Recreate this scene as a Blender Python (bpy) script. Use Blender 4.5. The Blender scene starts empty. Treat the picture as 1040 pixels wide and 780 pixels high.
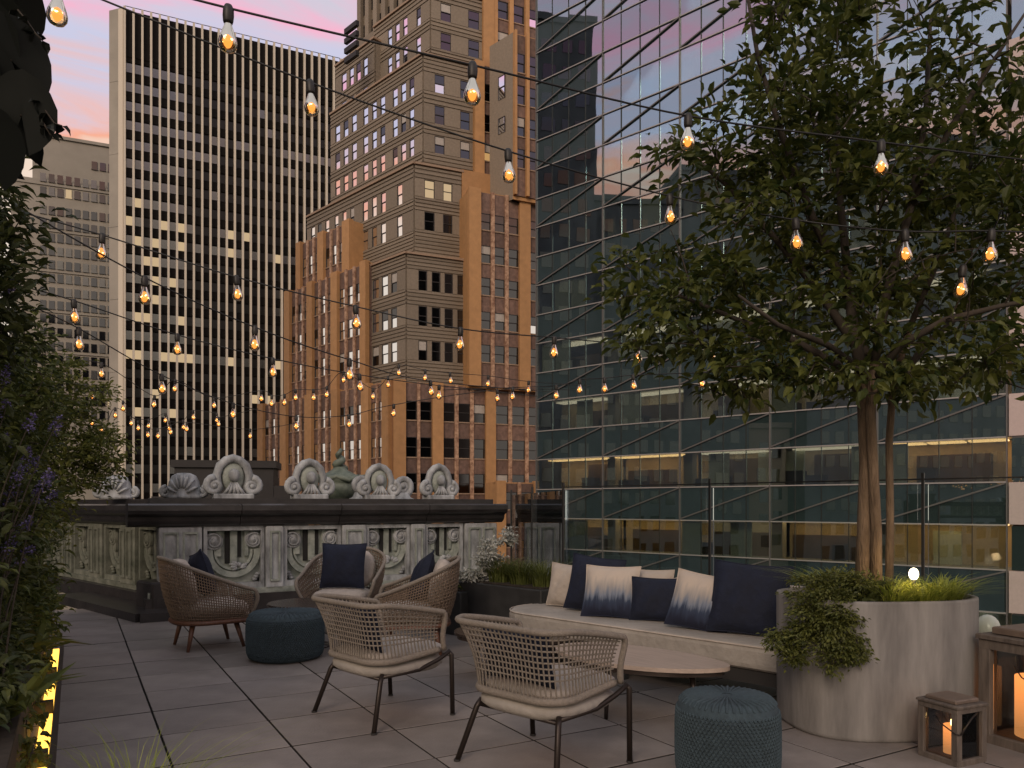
import bpy, math, random
from mathutils import Vector, Matrix
R = math.radians
SC = bpy.context.scene
COL = SC.collection
# ------------------------------------------------------------------ camera
FPX, HZ, CH = 770.0, 512.0, 1.38          # focal length in photo pixels, horizon row, eye height
cam = bpy.data.cameras.new('camera')
cam.sensor_width = 36.0
cam.lens = 36.0 * FPX / 1040.0
cam.shift_y = (HZ - 390.0) / 1040.0
cam.clip_start = 0.05
cam.clip_end = 6000
camo = bpy.data.objects.new('camera', cam)
camo.location = (0, 0, CH)
camo.rotation_euler = (R(90), 0, 0)
COL.objects.link(camo)
SC.camera = camo
# ------------------------------------------------------------------ world, sun, exposure
SUN_AZ, SUN_EL = R(197), R(28)             # where the light comes from: behind the camera, a little to its left
W = bpy.data.worlds.new('World'); SC.world = W
W.use_nodes = True
nt = W.node_tree; nt.nodes.clear()
def wn(t): return nt.nodes.new(t)
def wl(a, b): nt.links.new(a, b)
wo = wn('ShaderNodeOutputWorld'); bg = wn('ShaderNodeBackground')
sky = wn('ShaderNodeTexSky'); sky.sky_type = 'NISHITA'; sky.sun_disc = False
sky.sun_elevation = SUN_EL; sky.sun_rotation = SUN_AZ
sky.dust_density = 3.0; sky.air_density = 1.5
tc = wn('ShaderNodeTexCoord'); mp = wn('ShaderNodeMapping'); mp.inputs['Scale'].default_value = (1.6, 1.6, 9.0)
wl(tc.outputs['Generated'], mp.inputs['Vector'])
n1 = wn('ShaderNodeTexNoise'); n1.inputs['Scale'].default_value = 2.2; n1.inputs['Detail'].default_value = 9; n1.inputs['Roughness'].default_value = 0.55
n1.inputs['Distortion'].default_value = 0.5
wl(mp.outputs[0], n1.inputs['Vector'])
sp = wn('ShaderNodeSeparateXYZ'); wl(tc.outputs['Generated'], sp.inputs[0])
m1 = wn('ShaderNodeMath'); m1.operation = 'MULTIPLY_ADD'; m1.inputs[1].default_value = 0.30; m1.inputs[2].default_value = -0.15
wl(n1.outputs['Fac'], m1.inputs[0])
m2 = wn('ShaderNodeMath'); m2.operation = 'ADD'; wl(sp.outputs['Z'], m2.inputs[0]); wl(m1.outputs[0], m2.inputs[1])
rp = wn('ShaderNodeValToRGB')
cr = rp.color_ramp
stops = [(0.0, (.62, .54, .46)), (.28, (.80, .68, .56)), (.345, (.84, .64, .50)), (.38, (.88, .38, .24)), (.41, (.78, .48, .46)), (.45, (.56, .56, .72)),
         (.495, (.64, .54, .66)), (.53, (.90, .42, .56)), (.58, (.60, .55, .64)), (.70, (.50, .50, .55)), (1.0, (.42, .43, .46))]
while len(cr.elements) < len(stops): cr.elements.new(0.5)
for e, (p, c) in zip(cr.elements, stops): e.position = p; e.color = (*c, 1)
wl(m2.outputs[0], rp.inputs['Fac'])
mixs = wn('ShaderNodeMix'); mixs.data_type = 'RGBA'; mixs.blend_type = 'MIX'; mixs.inputs['Factor'].default_value = 0.1
skm = wn('ShaderNodeVectorMath'); skm.operation = 'SCALE'; skm.inputs['Scale'].default_value = 0.1
wl(sky.outputs[0], skm.inputs[0])
wl(rp.outputs['Color'], mixs.inputs['A']); wl(skm.outputs[0], mixs.inputs['B'])
wl(mixs.outputs['Result'], bg.inputs['Color'])
bg.inputs['Strength'].default_value = 1.12
wl(bg.outputs[0], wo.inputs['Surface'])
sun = bpy.data.lights.new('sun', 'SUN'); sun.energy = 1.25; sun.angle = R(24); sun.color = (1.0, .80, .62)
suno = bpy.data.objects.new('sun', sun)
sd = Vector((math.sin(SUN_AZ) * math.cos(SUN_EL), math.cos(SUN_AZ) * math.cos(SUN_EL), math.sin(SUN_EL)))
suno.rotation_euler = sd.to_track_quat('Z', 'Y').to_euler()
suno.location = (0, -20, 30)
COL.objects.link(suno)
vs = SC.view_settings
vs.view_transform = 'Standard'; vs.look = 'None'; vs.gamma = 1.0; vs.exposure = 0.05
SC.cycles.max_bounces = 6; SC.cycles.diffuse_bounces = 3; SC.cycles.glossy_bounces = 4; SC.cycles.transmission_bounces = 4
SC.cycles.transparent_max_bounces = 16; SC.cycles.sample_clamp_indirect = 3.0
SC.cycles.caustics_reflective = False; SC.cycles.caustics_refractive = False
# ------------------------------------------------------------------ helpers
def at(px, py, depth):                    # a photo direction at a real distance -> a place
    return Vector(((px - 520) / FPX * depth, depth, CH + (HZ - py) / FPX * depth))
def ground(px, py):
    d = FPX * CH / (py - HZ)
    return Vector(((px - 520) / FPX * d, d, 0))
def tag(o, label=None, cat=None, group=None, kind=None):
    if label: o['label'] = label
    if cat: o['category'] = cat
    if group: o['group'] = group
    if kind: o['kind'] = kind
    return o
def empty(name, loc=(0, 0, 0), rz=0.0):
    o = bpy.data.objects.new(name, None); o.empty_display_size = .1
    o.location = loc; o.rotation_euler = (0, 0, rz)
    COL.objects.link(o); return o
def thing(name, label, cat, loc=(0, 0, 0), rz=0.0, group=None):
    return tag(empty(name, loc, rz), label, cat, group)
def link(name, me, parent=None, loc=(0, 0, 0), rot=(0, 0, 0), scale=None):
    o = bpy.data.objects.new(name, me); COL.objects.link(o)
    if parent is not None: o.parent = parent
    o.location = loc; o.rotation_euler = rot
    if scale: o.scale = scale
    return o
def copy_tree(o, parent=None):
    c = o.copy(); COL.objects.link(c); c.parent = parent
    for ch in list(o.children): copy_tree(ch, c)
    return c
class MB:
    def __init__(s): s.v = []; s.f = []; s.m = []; s.mi = 0
    def add(s, vs, fs):
        b = len(s.v); s.v += [tuple(p) for p in vs]
        s.f += [tuple(i + b for i in f) for f in fs]; s.m += [s.mi] * len(fs); return s
    def box(s, x0, x1, y0, y1, z0, z1):
        return s.add([(x0,y0,z0),(x1,y0,z0),(x1,y1,z0),(x0,y1,z0),(x0,y0,z1),(x1,y0,z1),(x1,y1,z1),(x0,y1,z1)],
                     [(0,3,2,1),(4,5,6,7),(0,1,5,4),(1,2,6,5),(2,3,7,6),(3,0,4,7)])
    def cbox(s, x0, x1, y0, y1, z0, z1, c=.01):     # box with chamfered upright edges and top
        p = [(x0+c,y0),(x1-c,y0),(x1,y0+c),(x1,y1-c),(x1-c,y1),(x0+c,y1),(x0,y1-c),(x0,y0+c)]
        q = [(x0+2*c,y0+c),(x1-2*c,y0+c),(x1-c,y0+2*c),(x1-c,y1-2*c),(x1-2*c,y1-c),(x0+2*c,y1-c),(x0+c,y1-2*c),(x0+c,y0+2*c)]
        vs = [(a,b,z0) for a,b in p] + [(a,b,z1-c) for a,b in p] + [(a,b,z1) for a,b in q]
        fs = [tuple(range(7,-1,-1)), tuple(range(16,24))]
        for k in (0, 8):
            fs += [(k+i, k+(i+1)%8, k+8+(i+1)%8, k+8+i) for i in range(8)]
        return s.add(vs, fs)
    def prism(s, poly, z0, z1):
        n = len(poly)
        return s.add([(x,y,z0) for x,y in poly] + [(x,y,z1) for x,y in poly],
                     [tuple(range(n-1,-1,-1)), tuple(range(n,2*n))] + [(i,(i+1)%n,n+(i+1)%n,n+i) for i in range(n)])
    def tube(s, pts, r, n=6, closed=False, caps=True):
        pts = [Vector(p) for p in pts]; m = len(pts)
        rr = r if isinstance(r, (list, tuple)) else [r] * m
        vs = []; prev = None
        for i, p in enumerate(pts):
            if closed: t = pts[(i+1) % m] - pts[(i-1) % m]
            else: t = pts[min(i+1, m-1)] - pts[max(i-1, 0)]
            if t.length < 1e-9: t = Vector((0,0,1))
            t.normalize()
            if prev is None:
                a = Vector((0,0,1)) if abs(t.z) < .9 else Vector((1,0,0))
                prev = (a - t * a.dot(t)).normalized()
            else:
                q = prev - t * prev.dot(t)
                if q.length > 1e-6: prev = q.normalized()
            b = t.cross(prev)
            for k in range(n):
                an = 2 * math.pi * k / n
                vs.append(p + (prev * math.cos(an) + b * math.sin(an)) * rr[i])
        fs = []
        for i in range(m if closed else m - 1):
            j = (i + 1) % m
            for k in range(n): fs.append((i*n+k, i*n+(k+1)%n, j*n+(k+1)%n, j*n+k))
        if caps and not closed: fs += [tuple(range(n-1,-1,-1)), tuple((m-1)*n + k for k in range(n))]
        return s.add(vs, fs)
    def lathe(s, prof, n=20, c=(0,0,0), sx=1, sy=1, cap=True):
        vs = []; m = len(prof)
        for r, z in prof:
            for k in range(n):
                a = 2 * math.pi * k / n
                vs.append((c[0] + r*sx*math.cos(a), c[1] + r*sy*math.sin(a), c[2] + z))
        fs = [(i*n+k, i*n+(k+1)%n, (i+1)*n+(k+1)%n, (i+1)*n+k) for i in range(m-1) for k in range(n)]
        if cap: fs += [tuple(range(n-1,-1,-1)), tuple((m-1)*n+k for k in range(n))]
        return s.add(vs, fs)
    def ball(s, c, rx, ry, rz, n=12, m=8):
        prof = [(math.sin(math.pi*i/m), -math.cos(math.pi*i/m)) for i in range(m+1)]
        vs = []; 
        for a, z in prof:
            for k in range(n):
                t = 2*math.pi*k/n; vs.append((c[0]+rx*a*math.cos(t), c[1]+ry*a*math.sin(t), c[2]+rz*z))
        return s.add(vs, [(i*n+k, i*n+(k+1)%n, (i+1)*n+(k+1)%n, (i+1)*n+k) for i in range(m) for k in range(n)])
    def xf(s, M, start=0):
        for i in range(start, len(s.v)): s.v[i] = tuple(M @ Vector(s.v[i]))
        return s
    def mesh(s, name, mats, smooth=False):
        me = bpy.data.meshes.new(name)
        me.from_pydata(s.v, [], s.f)
        for m in (mats if isinstance(mats, (list, tuple)) else [mats]): me.materials.append(m)
        if any(s.m): me.polygons.foreach_set('material_index', s.m)
        if smooth: me.polygons.foreach_set('use_smooth', [True] * len(me.polygons))
        me.update(); return me
    def build(s, name, mats, parent=None, loc=(0,0,0), rot=(0,0,0), smooth=False):
        return link(name, s.mesh(name, mats, smooth), parent, loc, rot)
# ------------------------------------------------------------------ materials
MT = {}
def mat(name, col, rough=.6, var=.0, scale=8.0, bump=.0, bscale=40.0, metal=0.0, stretch=None, spec=.5, island=0.0, col2=None, detail=4, mscale=None):
    m = bpy.data.materials.new(name); m.use_nodes = True
    n = m.node_tree; b = n.nodes['Principled BSDF']
    b.inputs['Base Color'].default_value = (*col, 1); b.inputs['Roughness'].default_value = rough
    b.inputs['Metallic'].default_value = metal; b.inputs['Specular IOR Level'].default_value = spec
    tcn = n.nodes.new('ShaderNodeTexCoord'); src = tcn.outputs['Object']
    if stretch:
        mpn = n.nodes.new('ShaderNodeMapping'); mpn.inputs['Scale'].default_value = stretch
        n.links.new(src, mpn.inputs['Vector']); src = mpn.outputs[0]
    colout = None
    if var > 0 or col2:
        no = n.nodes.new('ShaderNodeTexNoise'); no.inputs['Scale'].default_value = scale; no.inputs['Detail'].default_value = detail; no.inputs['Roughness'].default_value = .6
        n.links.new(src, no.inputs['Vector'])
        ra = n.nodes.new('ShaderNodeValToRGB'); e = ra.color_ramp.elements
        c2 = col2 if col2 else tuple(min(1, c * (1 + var)) for c in col)
        c1 = tuple(c * (1 - var) for c in col) if var > 0 else col
        e[0].position = .32; e[1].position = .68; e[0].color = (*c1, 1); e[1].color = (*c2, 1)
        n.links.new(no.outputs['Fac'], ra.inputs['Fac']); colout = ra.outputs['Color']
    if island > 0:
        ge = n.nodes.new('ShaderNodeNewGeometry'); oi = n.nodes.new('ShaderNodeObjectInfo')
        ad = n.nodes.new('ShaderNodeMath'); ad.operation = 'ADD'; n.links.new(ge.outputs['Random Per Island'], ad.inputs[0]); n.links.new(oi.outputs['Random'], ad.inputs[1])
        fr = n.nodes.new('ShaderNodeMath'); fr.operation = 'FRACT'; n.links.new(ad.outputs[0], fr.inputs[0])
        mr = n.nodes.new('ShaderNodeMapRange'); mr.inputs['To Min'].default_value = 1 - island; mr.inputs['To Max'].default_value = 1 + island
        n.links.new(fr.outputs[0], mr.inputs['Value'])
        vm = n.nodes.new('ShaderNodeVectorMath'); vm.operation = 'SCALE'
        if colout is None:
            rgb = n.nodes.new('ShaderNodeRGB'); rgb.outputs[0].default_value = (*col, 1); colout = rgb.outputs[0]
        n.links.new(colout, vm.inputs[0]); n.links.new(mr.outputs[0], vm.inputs['Scale']); colout = vm.outputs[0]
    if colout is not None: n.links.new(colout, b.inputs['Base Color'])
    if bump > 0:
        nb = n.nodes.new('ShaderNodeTexNoise'); nb.inputs['Scale'].default_value = bscale; nb.inputs['Detail'].default_value = 5
        n.links.new(src, nb.inputs['Vector'])
        bp = n.nodes.new('ShaderNodeBump'); bp.inputs['Strength'].default_value = bump; bp.inputs['Distance'].default_value = .02
        n.links.new(nb.outputs['Fac'], bp.inputs['Height']); n.links.new(bp.outputs[0], b.inputs['Normal'])
    MT[name] = m; return m
def emat(name, col, s):
    m = bpy.data.materials.new(name); m.use_nodes = True; n = m.node_tree; n.nodes.clear()
    o = n.nodes.new('ShaderNodeOutputMaterial'); e = n.nodes.new('ShaderNodeEmission')
    e.inputs['Color'].default_value = (*col, 1); e.inputs['Strength'].default_value = s
    n.links.new(e.outputs[0], o.inputs['Surface']); MT[name] = m; return m
def glassmat(name, tint, refl, rough=.02, gcol=(.9,.95,1), bump=0.0, bscale=.3, translucent=0.0):
    m = bpy.data.materials.new(name); m.use_nodes = True; n = m.node_tree; n.nodes.clear()
    o = n.nodes.new('ShaderNodeOutputMaterial'); t = n.nodes.new('ShaderNodeBsdfTransparent'); g = n.nodes.new('ShaderNodeBsdfGlossy')
    t.inputs['Color'].default_value = (*tint, 1); g.inputs['Color'].default_value = (*gcol, 1); g.inputs['Roughness'].default_value = rough
    lw = n.nodes.new('ShaderNodeFresnel'); lw.inputs['IOR'].default_value = 1.5
    ad = n.nodes.new('ShaderNodeMath'); ad.operation = 'ADD'; ad.use_clamp = True; ad.inputs[1].default_value = refl - .04
    n.links.new(lw.outputs[0], ad.inputs[0])
    mx = n.nodes.new('ShaderNodeMixShader'); n.links.new(ad.outputs[0], mx.inputs[0]); n.links.new(t.outputs[0], mx.inputs[1]); n.links.new(g.outputs[0], mx.inputs[2])
    out = mx
    if translucent > 0:
        tr = n.nodes.new('ShaderNodeBsdfTranslucent'); tr.inputs['Color'].default_value = (1, .62, .3, 1)
        m3 = n.nodes.new('ShaderNodeMixShader'); m3.inputs[0].default_value = translucent
        n.links.new(mx.outputs[0], m3.inputs[1]); n.links.new(tr.outputs[0], m3.inputs[2]); out = m3
    if bump > 0:
        tcn = n.nodes.new('ShaderNodeTexCoord'); nb = n.nodes.new('ShaderNodeTexNoise'); nb.inputs['Scale'].default_value = bscale; nb.inputs['Detail'].default_value = 1
        n.links.new(tcn.outputs['Object'], nb.inputs['Vector'])
        oi = n.nodes.new('ShaderNodeObjectInfo')
        bp = n.nodes.new('ShaderNodeBump'); bp.inputs['Strength'].default_value = bump; bp.inputs['Distance'].default_value = .05
        n.links.new(nb.outputs['Fac'], bp.inputs['Height']); n.links.new(bp.outputs[0], g.inputs['Normal'])
    n.links.new(out.outputs[0], o.inputs['Surface']); MT[name] = m; return m
def leafmat(name, c1, c2, trans=.3, rough=.5):
    m = bpy.data.materials.new(name); m.use_nodes = True; n = m.node_tree; n.nodes.clear()
    o = n.nodes.new('ShaderNodeOutputMaterial'); p = n.nodes.new('ShaderNodeBsdfPrincipled'); t = n.nodes.new('ShaderNodeBsdfTranslucent')
    p.inputs['Roughness'].default_value = rough; p.inputs['Specular IOR Level'].default_value = .35
    ge = n.nodes.new('ShaderNodeNewGeometry'); ra = n.nodes.new('ShaderNodeValToRGB'); e = ra.color_ramp.elements
    e[0].color = (*c1, 1); e[1].color = (*c2, 1)
    n.links.new(ge.outputs['Random Per Island'], ra.inputs['Fac'])
    n.links.new(ra.outputs['Color'], p.inputs['Base Color']); n.links.new(ra.outputs['Color'], t.inputs['Color'])
    mx = n.nodes.new('ShaderNodeMixShader'); mx.inputs[0].default_value = trans
    n.links.new(p.outputs[0], mx.inputs[1]); n.links.new(t.outputs[0], mx.inputs[2]); n.links.new(mx.outputs[0], o.inputs['Surface'])
    MT[name] = m; return m
# ================================================================== materials of the setting
mat('tile_stone', (.235, .205, .188), .5, var=.22, scale=2.6, bump=.14, bscale=60, island=.14, detail=10)
mat('joint_dark', (.03, .027, .025), .9)
mat('asphalt', (.05, .05, .05), .9, var=.2, scale=.3)
mat('concrete_body', (.12, .11, .10), .8, var=.2)
mat('taupe_brick', (.25, .205, .155), .8, var=.13, scale=5.0, bump=.2, bscale=8, detail=8, island=.13)
mat('terracotta', (.49, .265, .112), .75, var=.10, scale=1.6, bump=.15, bscale=6, detail=8, island=.10)  # pier stone; the warm glow on the lower floors is put into its orange
mat('ornate_terracotta', (.24, .12, .07), .7, scale=2.6, col2=(.62, .40, .26), detail=2)
mat('spandrel_brown', (.17, .105, .08), .7, var=.3, scale=2.5, island=.25, bump=.3, bscale=5)
mat('sash_dark', (.035, .03, .028), .5)
mat('sill_stone', (.36, .25, .17), .7, var=.15)
mat('bright_pane', (.86, .88, .92), .04, metal=1.0)
mat('smoky_pane', (.10, .10, .105), .08, metal=1.0)
mat('blind_pale', (.48, .44, .39), .6, var=.1, scale=3)
emat('lit_room', (1.0, .58, .22), .5)
emat('lit_room_pale', (1.0, .72, .42), .55)
mat('tower_black', (.012, .010, .009), .7, var=.2, spec=.15)
mat('tower_fin', (.62, .55, .44), .55, var=.08)
mat('tower_window', (.17, .17, .165), .22, metal=.75, var=.18, scale=.35)
mat('tower_window_dim', (.016, .014, .013), .3, spec=.3)
mat('limestone', (.33, .30, .25), .75, var=.1, scale=.2)
mat('aluminium_trim', (.42, .40, .38), .4, metal=.3)
mat('diagonal_grey', (.15, .14, .135), .5, metal=.2)
mat('mullion_dark', (.018, .021, .021), .6)
def spandrel_glass():
    m = mat('spandrel_teal', (.03, .055, .052), .3); n = m.node_tree; b = n.nodes['Principled BSDF']
    g = n.nodes.new('ShaderNodeBsdfGlossy'); g.inputs['Roughness'].default_value = .015; g.inputs['Color'].default_value = (.74, .87, .94, 1)
    mx = n.nodes.new('ShaderNodeMixShader'); mx.inputs[0].default_value = .42
    n.links.new(b.outputs[0], mx.inputs[1]); n.links.new(g.outputs[0], mx.inputs[2]); n.links.new(mx.outputs[0], n.nodes['Material Output'].inputs['Surface'])
spandrel_glass()
glassmat('curtain_glass', (.86, .90, .84), .40, .012, (.74, .87, .94), bump=.12, bscale=.35)
mat('slab_grey', (.46, .44, .40), .8)
mat('room_cream', (.74, .60, .40), .8, var=.2, scale=.4)
mat('room_brown', (.14, .09, .06), .7, var=.3, scale=.5)
mat('blind_green', (.70, .74, .62), .7, var=.08, scale=.5)
mat('desk_dark', (.06, .05, .045), .6)
emat('ceiling_lamp', (1.0, .58, .25), 2.2)
emat('room_fill_dim', (1.0, .80, .58), .9)
mat('pink_panel', (.58, .47, .44), .5, var=.05)
mat('dusk_stone', (.105, .115, .125), .8, var=.3, scale=.2)
mat('roof_black', (.014, .012, .012), .6, var=.2)

# ================================================================== ground and terrace
STREET = -62.0
o = MB().box(-3000, 3000, -3000, 3000, STREET - .5, STREET).build('street_ground', MT['asphalt']); o['kind'] = 'structure'
UV = R(30)                                  # the paving runs 30 degrees off the camera axis
T0 = empty('terrace_floor', (0, 0, 0), UV); T0['kind'] = 'structure'
b_ = MB(); b_.box(-2.2, 8.2, -4.0, 11.6, -.5, -.02)
b_.build('terrace_slab', MT['joint_dark'], T0)
tu, tv = .627, .595
tb = MB().cbox(.006, tu - .006, .008, tv - .008, -.045, 0, .0022)
tb.m = [1 if 2 <= i < 10 else 0 for i in range(len(tb.f))]      # the cut sides take the dark grout colour of the joints
tm = tb.mesh('tile', [MT['tile_stone'], MT['joint_dark']])
rnd = random.Random(4)
for i in range(-3, 13):
    for j in range(-4, 13):
        u, v = .447 + tu * i, 4.373 + tv * j
        uc, vc = u + .3, v + .3
        X, Y = uc * .866 - vc * .5, uc * .5 + vc * .866
        if Y < 2.6 or vc > 11.5 or (X * .716 + Y * .698) > 6.35 or uc < -1.2: continue
        if X / Y > .82: continue
        t = link('tile', tm, T0, (u, v, rnd.uniform(-.0012, .0012)), (rnd.uniform(-.0012, .0012), rnd.uniform(-.0012, .0012), 0))
o = MB().box(-2.0, 8.0, -14.0, 11.4, STREET, -.52).build('terrace_building_body', MT['concrete_body'], None, (0, 0, 0), (0, 0, UV)); o['kind'] = 'structure'

# ================================================================== facade frames
class Face:
    """a wall plane run left to right; outward is towards the terrace"""
    def __init__(s, ox, oy, dx, dy, base):
        l = math.hypot(dx, dy); s.ox, s.oy, s.dx, s.dy = ox, oy, dx / l, dy / l
        s.nx, s.ny = s.dy, -s.dx; s.base = base; s.rz = math.atan2(s.dy, s.dx)
    def pt(s, a, o, z):
        return (s.ox + s.dx*a + s.nx*o - s.base[0], s.oy + s.dy*a + s.ny*o - s.base[1], z - s.base[2])
    def box(s, mb, a0, a1, o0, o1, z0, z1):
        P = s.pt
        return mb.add([P(a0,o1,z0),P(a1,o1,z0),P(a1,o0,z0),P(a0,o0,z0),P(a0,o1,z1),P(a1,o1,z1),P(a1,o0,z1),P(a0,o0,z1)],
                      [(0,3,2,1),(4,5,6,7),(0,1,5,4),(1,2,6,5),(2,3,7,6),(3,0,4,7)])
    def part(s, name, m, parent, a0, a1, o0, o1, z0, z1):
        return s.box(MB(), a0, a1, o0, o1, z0, z1).build(name, m, parent)
    def bar(s, name, m, parent, a0, z0, a1, z1, w, o0, o1):      # a slanting bar in the plane
        L = math.hypot(a1-a0, z1-z0); ux, uz = (a1-a0)/L*w/2, (z1-z0)/L*w/2
        q = [(a0-uz, z0+ux), (a0+uz, z0-ux), (a1+uz, z1-ux), (a1-uz, z1+ux)]
        mb = MB(); mb.add([s.pt(a,o0,z) for a,z in q] + [s.pt(a,o1,z) for a,z in q], [(3,2,1,0),(4,5,6,7)] + [(i,(i+1)%4,4+(i+1)%4,4+i) for i in range(4)])
        return mb.build(name, m, parent)
    def s_at(s, px):
        r = (px - 520) / FPX
        return (r * s.oy - s.ox) / (s.dx - r * s.dy)
_wm = {}
def window_mesh(w, h, kind):
    k = (round(w, 2), round(h, 2), kind)
    if k in _wm: return _wm[k]
    mb = MB(); f = .07; y0, y1 = -.10, 0.0
    mb.mi = 0
    mb.box(0, f, y0, y1, 0, h); mb.box(w-f, w, y0, y1, 0, h); mb.box(f, w-f, y0, y1, h-f, h); mb.box(f, w-f, y0-.01, y1, h*.48, h*.48+f)
    mb.mi = 1; a, b = f, w - f
    mb.add([(a,-.03,0),(b,-.03,0),(b,-.03,h*.48),(a,-.03,h*.48)], [(0,1,2,3)])
    mb.mi = 2
    mb.add([(a,-.06,h*.48+f),(b,-.06,h*.48+f),(b,-.06,h-f),(a,-.06,h-f)], [(0,1,2,3)])
    g = {'dark': ('bright_pane','bright_pane'), 'smoky': ('smoky_pane','smoky_pane'), 'blind': ('smoky_pane','blind_pale'), 'lit': ('lit_room','blind_pale'), 'full': ('lit_room_pale','lit_room_pale'), 'half': ('bright_pane', 'smoky_pane')}[kind]
    _wm[k] = mb.mesh('window', [MT['sash_dark'], MT[g[0]], MT[g[1]]]); return _wm[k]
wr = random.Random(11)
def put_window(face, parent, a, z, w, h, kind):
    q = face.pt(a, .02, z)
    w = round(w, 1); h = round(h, 1)
    link('window', window_mesh(w, h, kind), parent, q, (wr.uniform(-.012, .012), 0, face.rz + wr.uniform(-.012, .012)))
def pick(side):  # left faces get brighter mirror panes, right faces darker: reflections put into colour
    t = wr.random()
    if side == 'L': return 'dark' if t < .80 else ('half' if t < .93 else 'blind')
    return 'smoky' if t < .80 else ('blind' if t < .965 else ('lit' if t < .985 else 'half'))

def pier_face(parent, F, wides, nthin, rows, z0, z1, side, wide_m='terracotta'):
    """piers with three narrow window columns between them; wides = list of (s0, s1)"""
    for a, b in wides: F.part('pier', MT[wide_m], parent, a, b, -.1, .50, z0, z1 + .25)
    for k in range(len(wides) - 1):
        a, b = wides[k][1], wides[k+1][0]
        n = nthin[k] if isinstance(nthin, list) else nthin
        tw = min(.40, (b - a) * .11)
        cw = (b - a - tw * n) / (n + 1)
        for i in range(n):
            x = a + cw * (i + 1) + tw * i
            F.part('thin_pier', MT['ornate_terracotta'], parent, x, x + tw, -.1, .30, z0, z1 + .12)
        zz = z0
        for (r0, r1) in sorted(rows):
            F.part('spandrel', MT['spandrel_brown'], parent, a, b, -.1, .13, zz, r0)
            F.part('sill', MT['sill_stone'], parent, a, b, -.1, .22, r0 - .12, r0 + .002)
            zz = r1
            for i in range(n + 1):
                put_window(F, parent, a + i * (cw + tw) + .01, r0, cw - .02, r1 - r0, pick(side))
        F.part('spandrel', MT['spandrel_brown'], parent, a, b, -.1, .13, zz, z1)
    F.part('parapet', MT['terracotta'], parent, wides[0][0], wides[-1][1], -.6, .06, z1 - .05, z1 + .10)

def band_face(parent, F, a0, a1, wins, rows, z0, z1, side, dz=0.0, lit=()):
    """brick banded with raised courses between rows of windows"""
    rows = sorted(rows); zz = z0
    gaps = []
    for (r0, r1) in rows:
        gaps.append((zz, r0)); zz = r1
        edges = [a0] + [e for w in wins for e in w] + [a1]
        for i in range(0, len(edges), 2):
            if edges[i+1] - edges[i] > .05: F.part('wall_pier', MT['taupe_brick'], parent, edges[i], edges[i+1], -.1, .16, r0 - .02, r1 + .02)
        for i, (wa, wb) in enumerate(wins):
            k = pick(side)
            if (round(r0, 1), i) in lit: k = 'full'
            put_window(F, parent, wa, r0, wb - wa, r1 - r0, k)
    gaps.append((zz, z1))
    for (g0, g1) in gaps:
        F.part('wall_band', MT['taupe_brick'], parent, a0, a1, -.1, .12, g0, g1)
        n = int((g1 - g0) / .36)
        if n < 1: continue
        st = (g1 - g0) / n
        for i in range(min(n, 14)):
            q0 = g0 + st * i + st * .22 + dz
            F.part('course', MT['taupe_brick'], parent, a0, a1, -.1, .205, q0, q0 + st * .5)
    F.part('coping', MT['sill_stone'], parent, a0, a1 + .2, -.8, .36, z1 + dz, z1 + .22 + dz)

# ================================================================== the stepped masonry tower
AL = Vector((-780 / 770, 1)).normalized()      # its left faces run away to the left
BR = Vector((1780 / 770, 1)).normalized()      # its right faces run away to the right
base = (-11.9, 75.0, STREET)
D = thing('stepped_masonry_tower', 'tall stepped brown and terracotta masonry tower with banded brick setbacks', 'building', base)
def corner(px, Z): return Vector(((px - 520) / FPX * Z, Z))
def tier(cpx, Z, z0, z1, lpx, rpx, m='taupe_brick', back=26):
    C = corner(cpx, Z)
    def reach(w, px):
        r = (px - 520) / FPX; return (r * C.y - C.x) / (w.x - r * w.y)
    tl, tr = reach(AL, lpx), reach(BR, rpx)
    L = C + AL * tl; Rr = C + BR * tr
    poly = [(L.x, L.y), (C.x, C.y), (Rr.x, Rr.y), (Rr.x - 3, Rr.y + back), (L.x + 6, L.y + back * .8)]
    mb = MB().prism([(x - base[0], y - base[1]) for x, y in poly], z0 - .3 - base[2], z1 - base[2])
    mb.build('wall', MT[m], D)
    return Face(L.x, L.y, -AL.x, -AL.y, base), tl, Face(C.x, C.y, BR.x, BR.y, base), tr
def sp(F, *px): return [(F.s_at(a), F.s_at(b)) for a, b in px]
ROW1 = [(9.8, 11.7), (6.1, 8.1), (2.5, 4.5), (-1.2, .8), (-4.8, -2.8)]
FL, tl, FR, tr = tier(398, 75, -30, 13.46, 265, 575, 'spandrel_brown')
pier_face(D, FL, sp(FL, (265, 270.5), (288, 294), (313, 320), (340, 346.5), (370.6, 378), (391.5, 398.0)), [2, 2, 2, 2, 1], ROW1, -12, 13.46, 'L')
pier_face(D, FR, sp(FR, (398.4, 411), (438, 449), (492, 502), (549, 560)), [1, 2, 2], ROW1, -12, 13.46, 'R')
# second tier
ROW2 = [(23.1, 25.1), (19.5, 21.5), (16.0, 18.0)]
FL, tl, FR, tr = tier(413, 76.5, 13.46, 26.6, 293, 575)
band_face(D, FL, FL.s_at(375.5), tl, sp(FL, (379.5, 386.0), (389.0, 395.5), (398.5, 404.5)), ROW2, 13.46, 26.6, 'L', .006)
band_face(D, FR, 0, FR.s_at(476), sp(FR, (424.5, 433.5), (438, 447), (451, 459.5), (464, 472)), ROW2, 13.46, 26.6, 'R')
W1 = Face(FL.ox + FL.nx*.5, FL.oy + FL.ny*.5, FL.dx, FL.dy, base)
W1.part('wing_wall', MT['spandrel_brown'], D, W1.s_at(292.5), W1.s_at(375), -3, 0, 13.3, 26.9)
pier_face(D, W1, sp(W1, (292, 297.5), (315, 320.5), (339.5, 346), (369, 375)), 2, ROW2, 13.46, 26.9, 'L')
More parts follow.
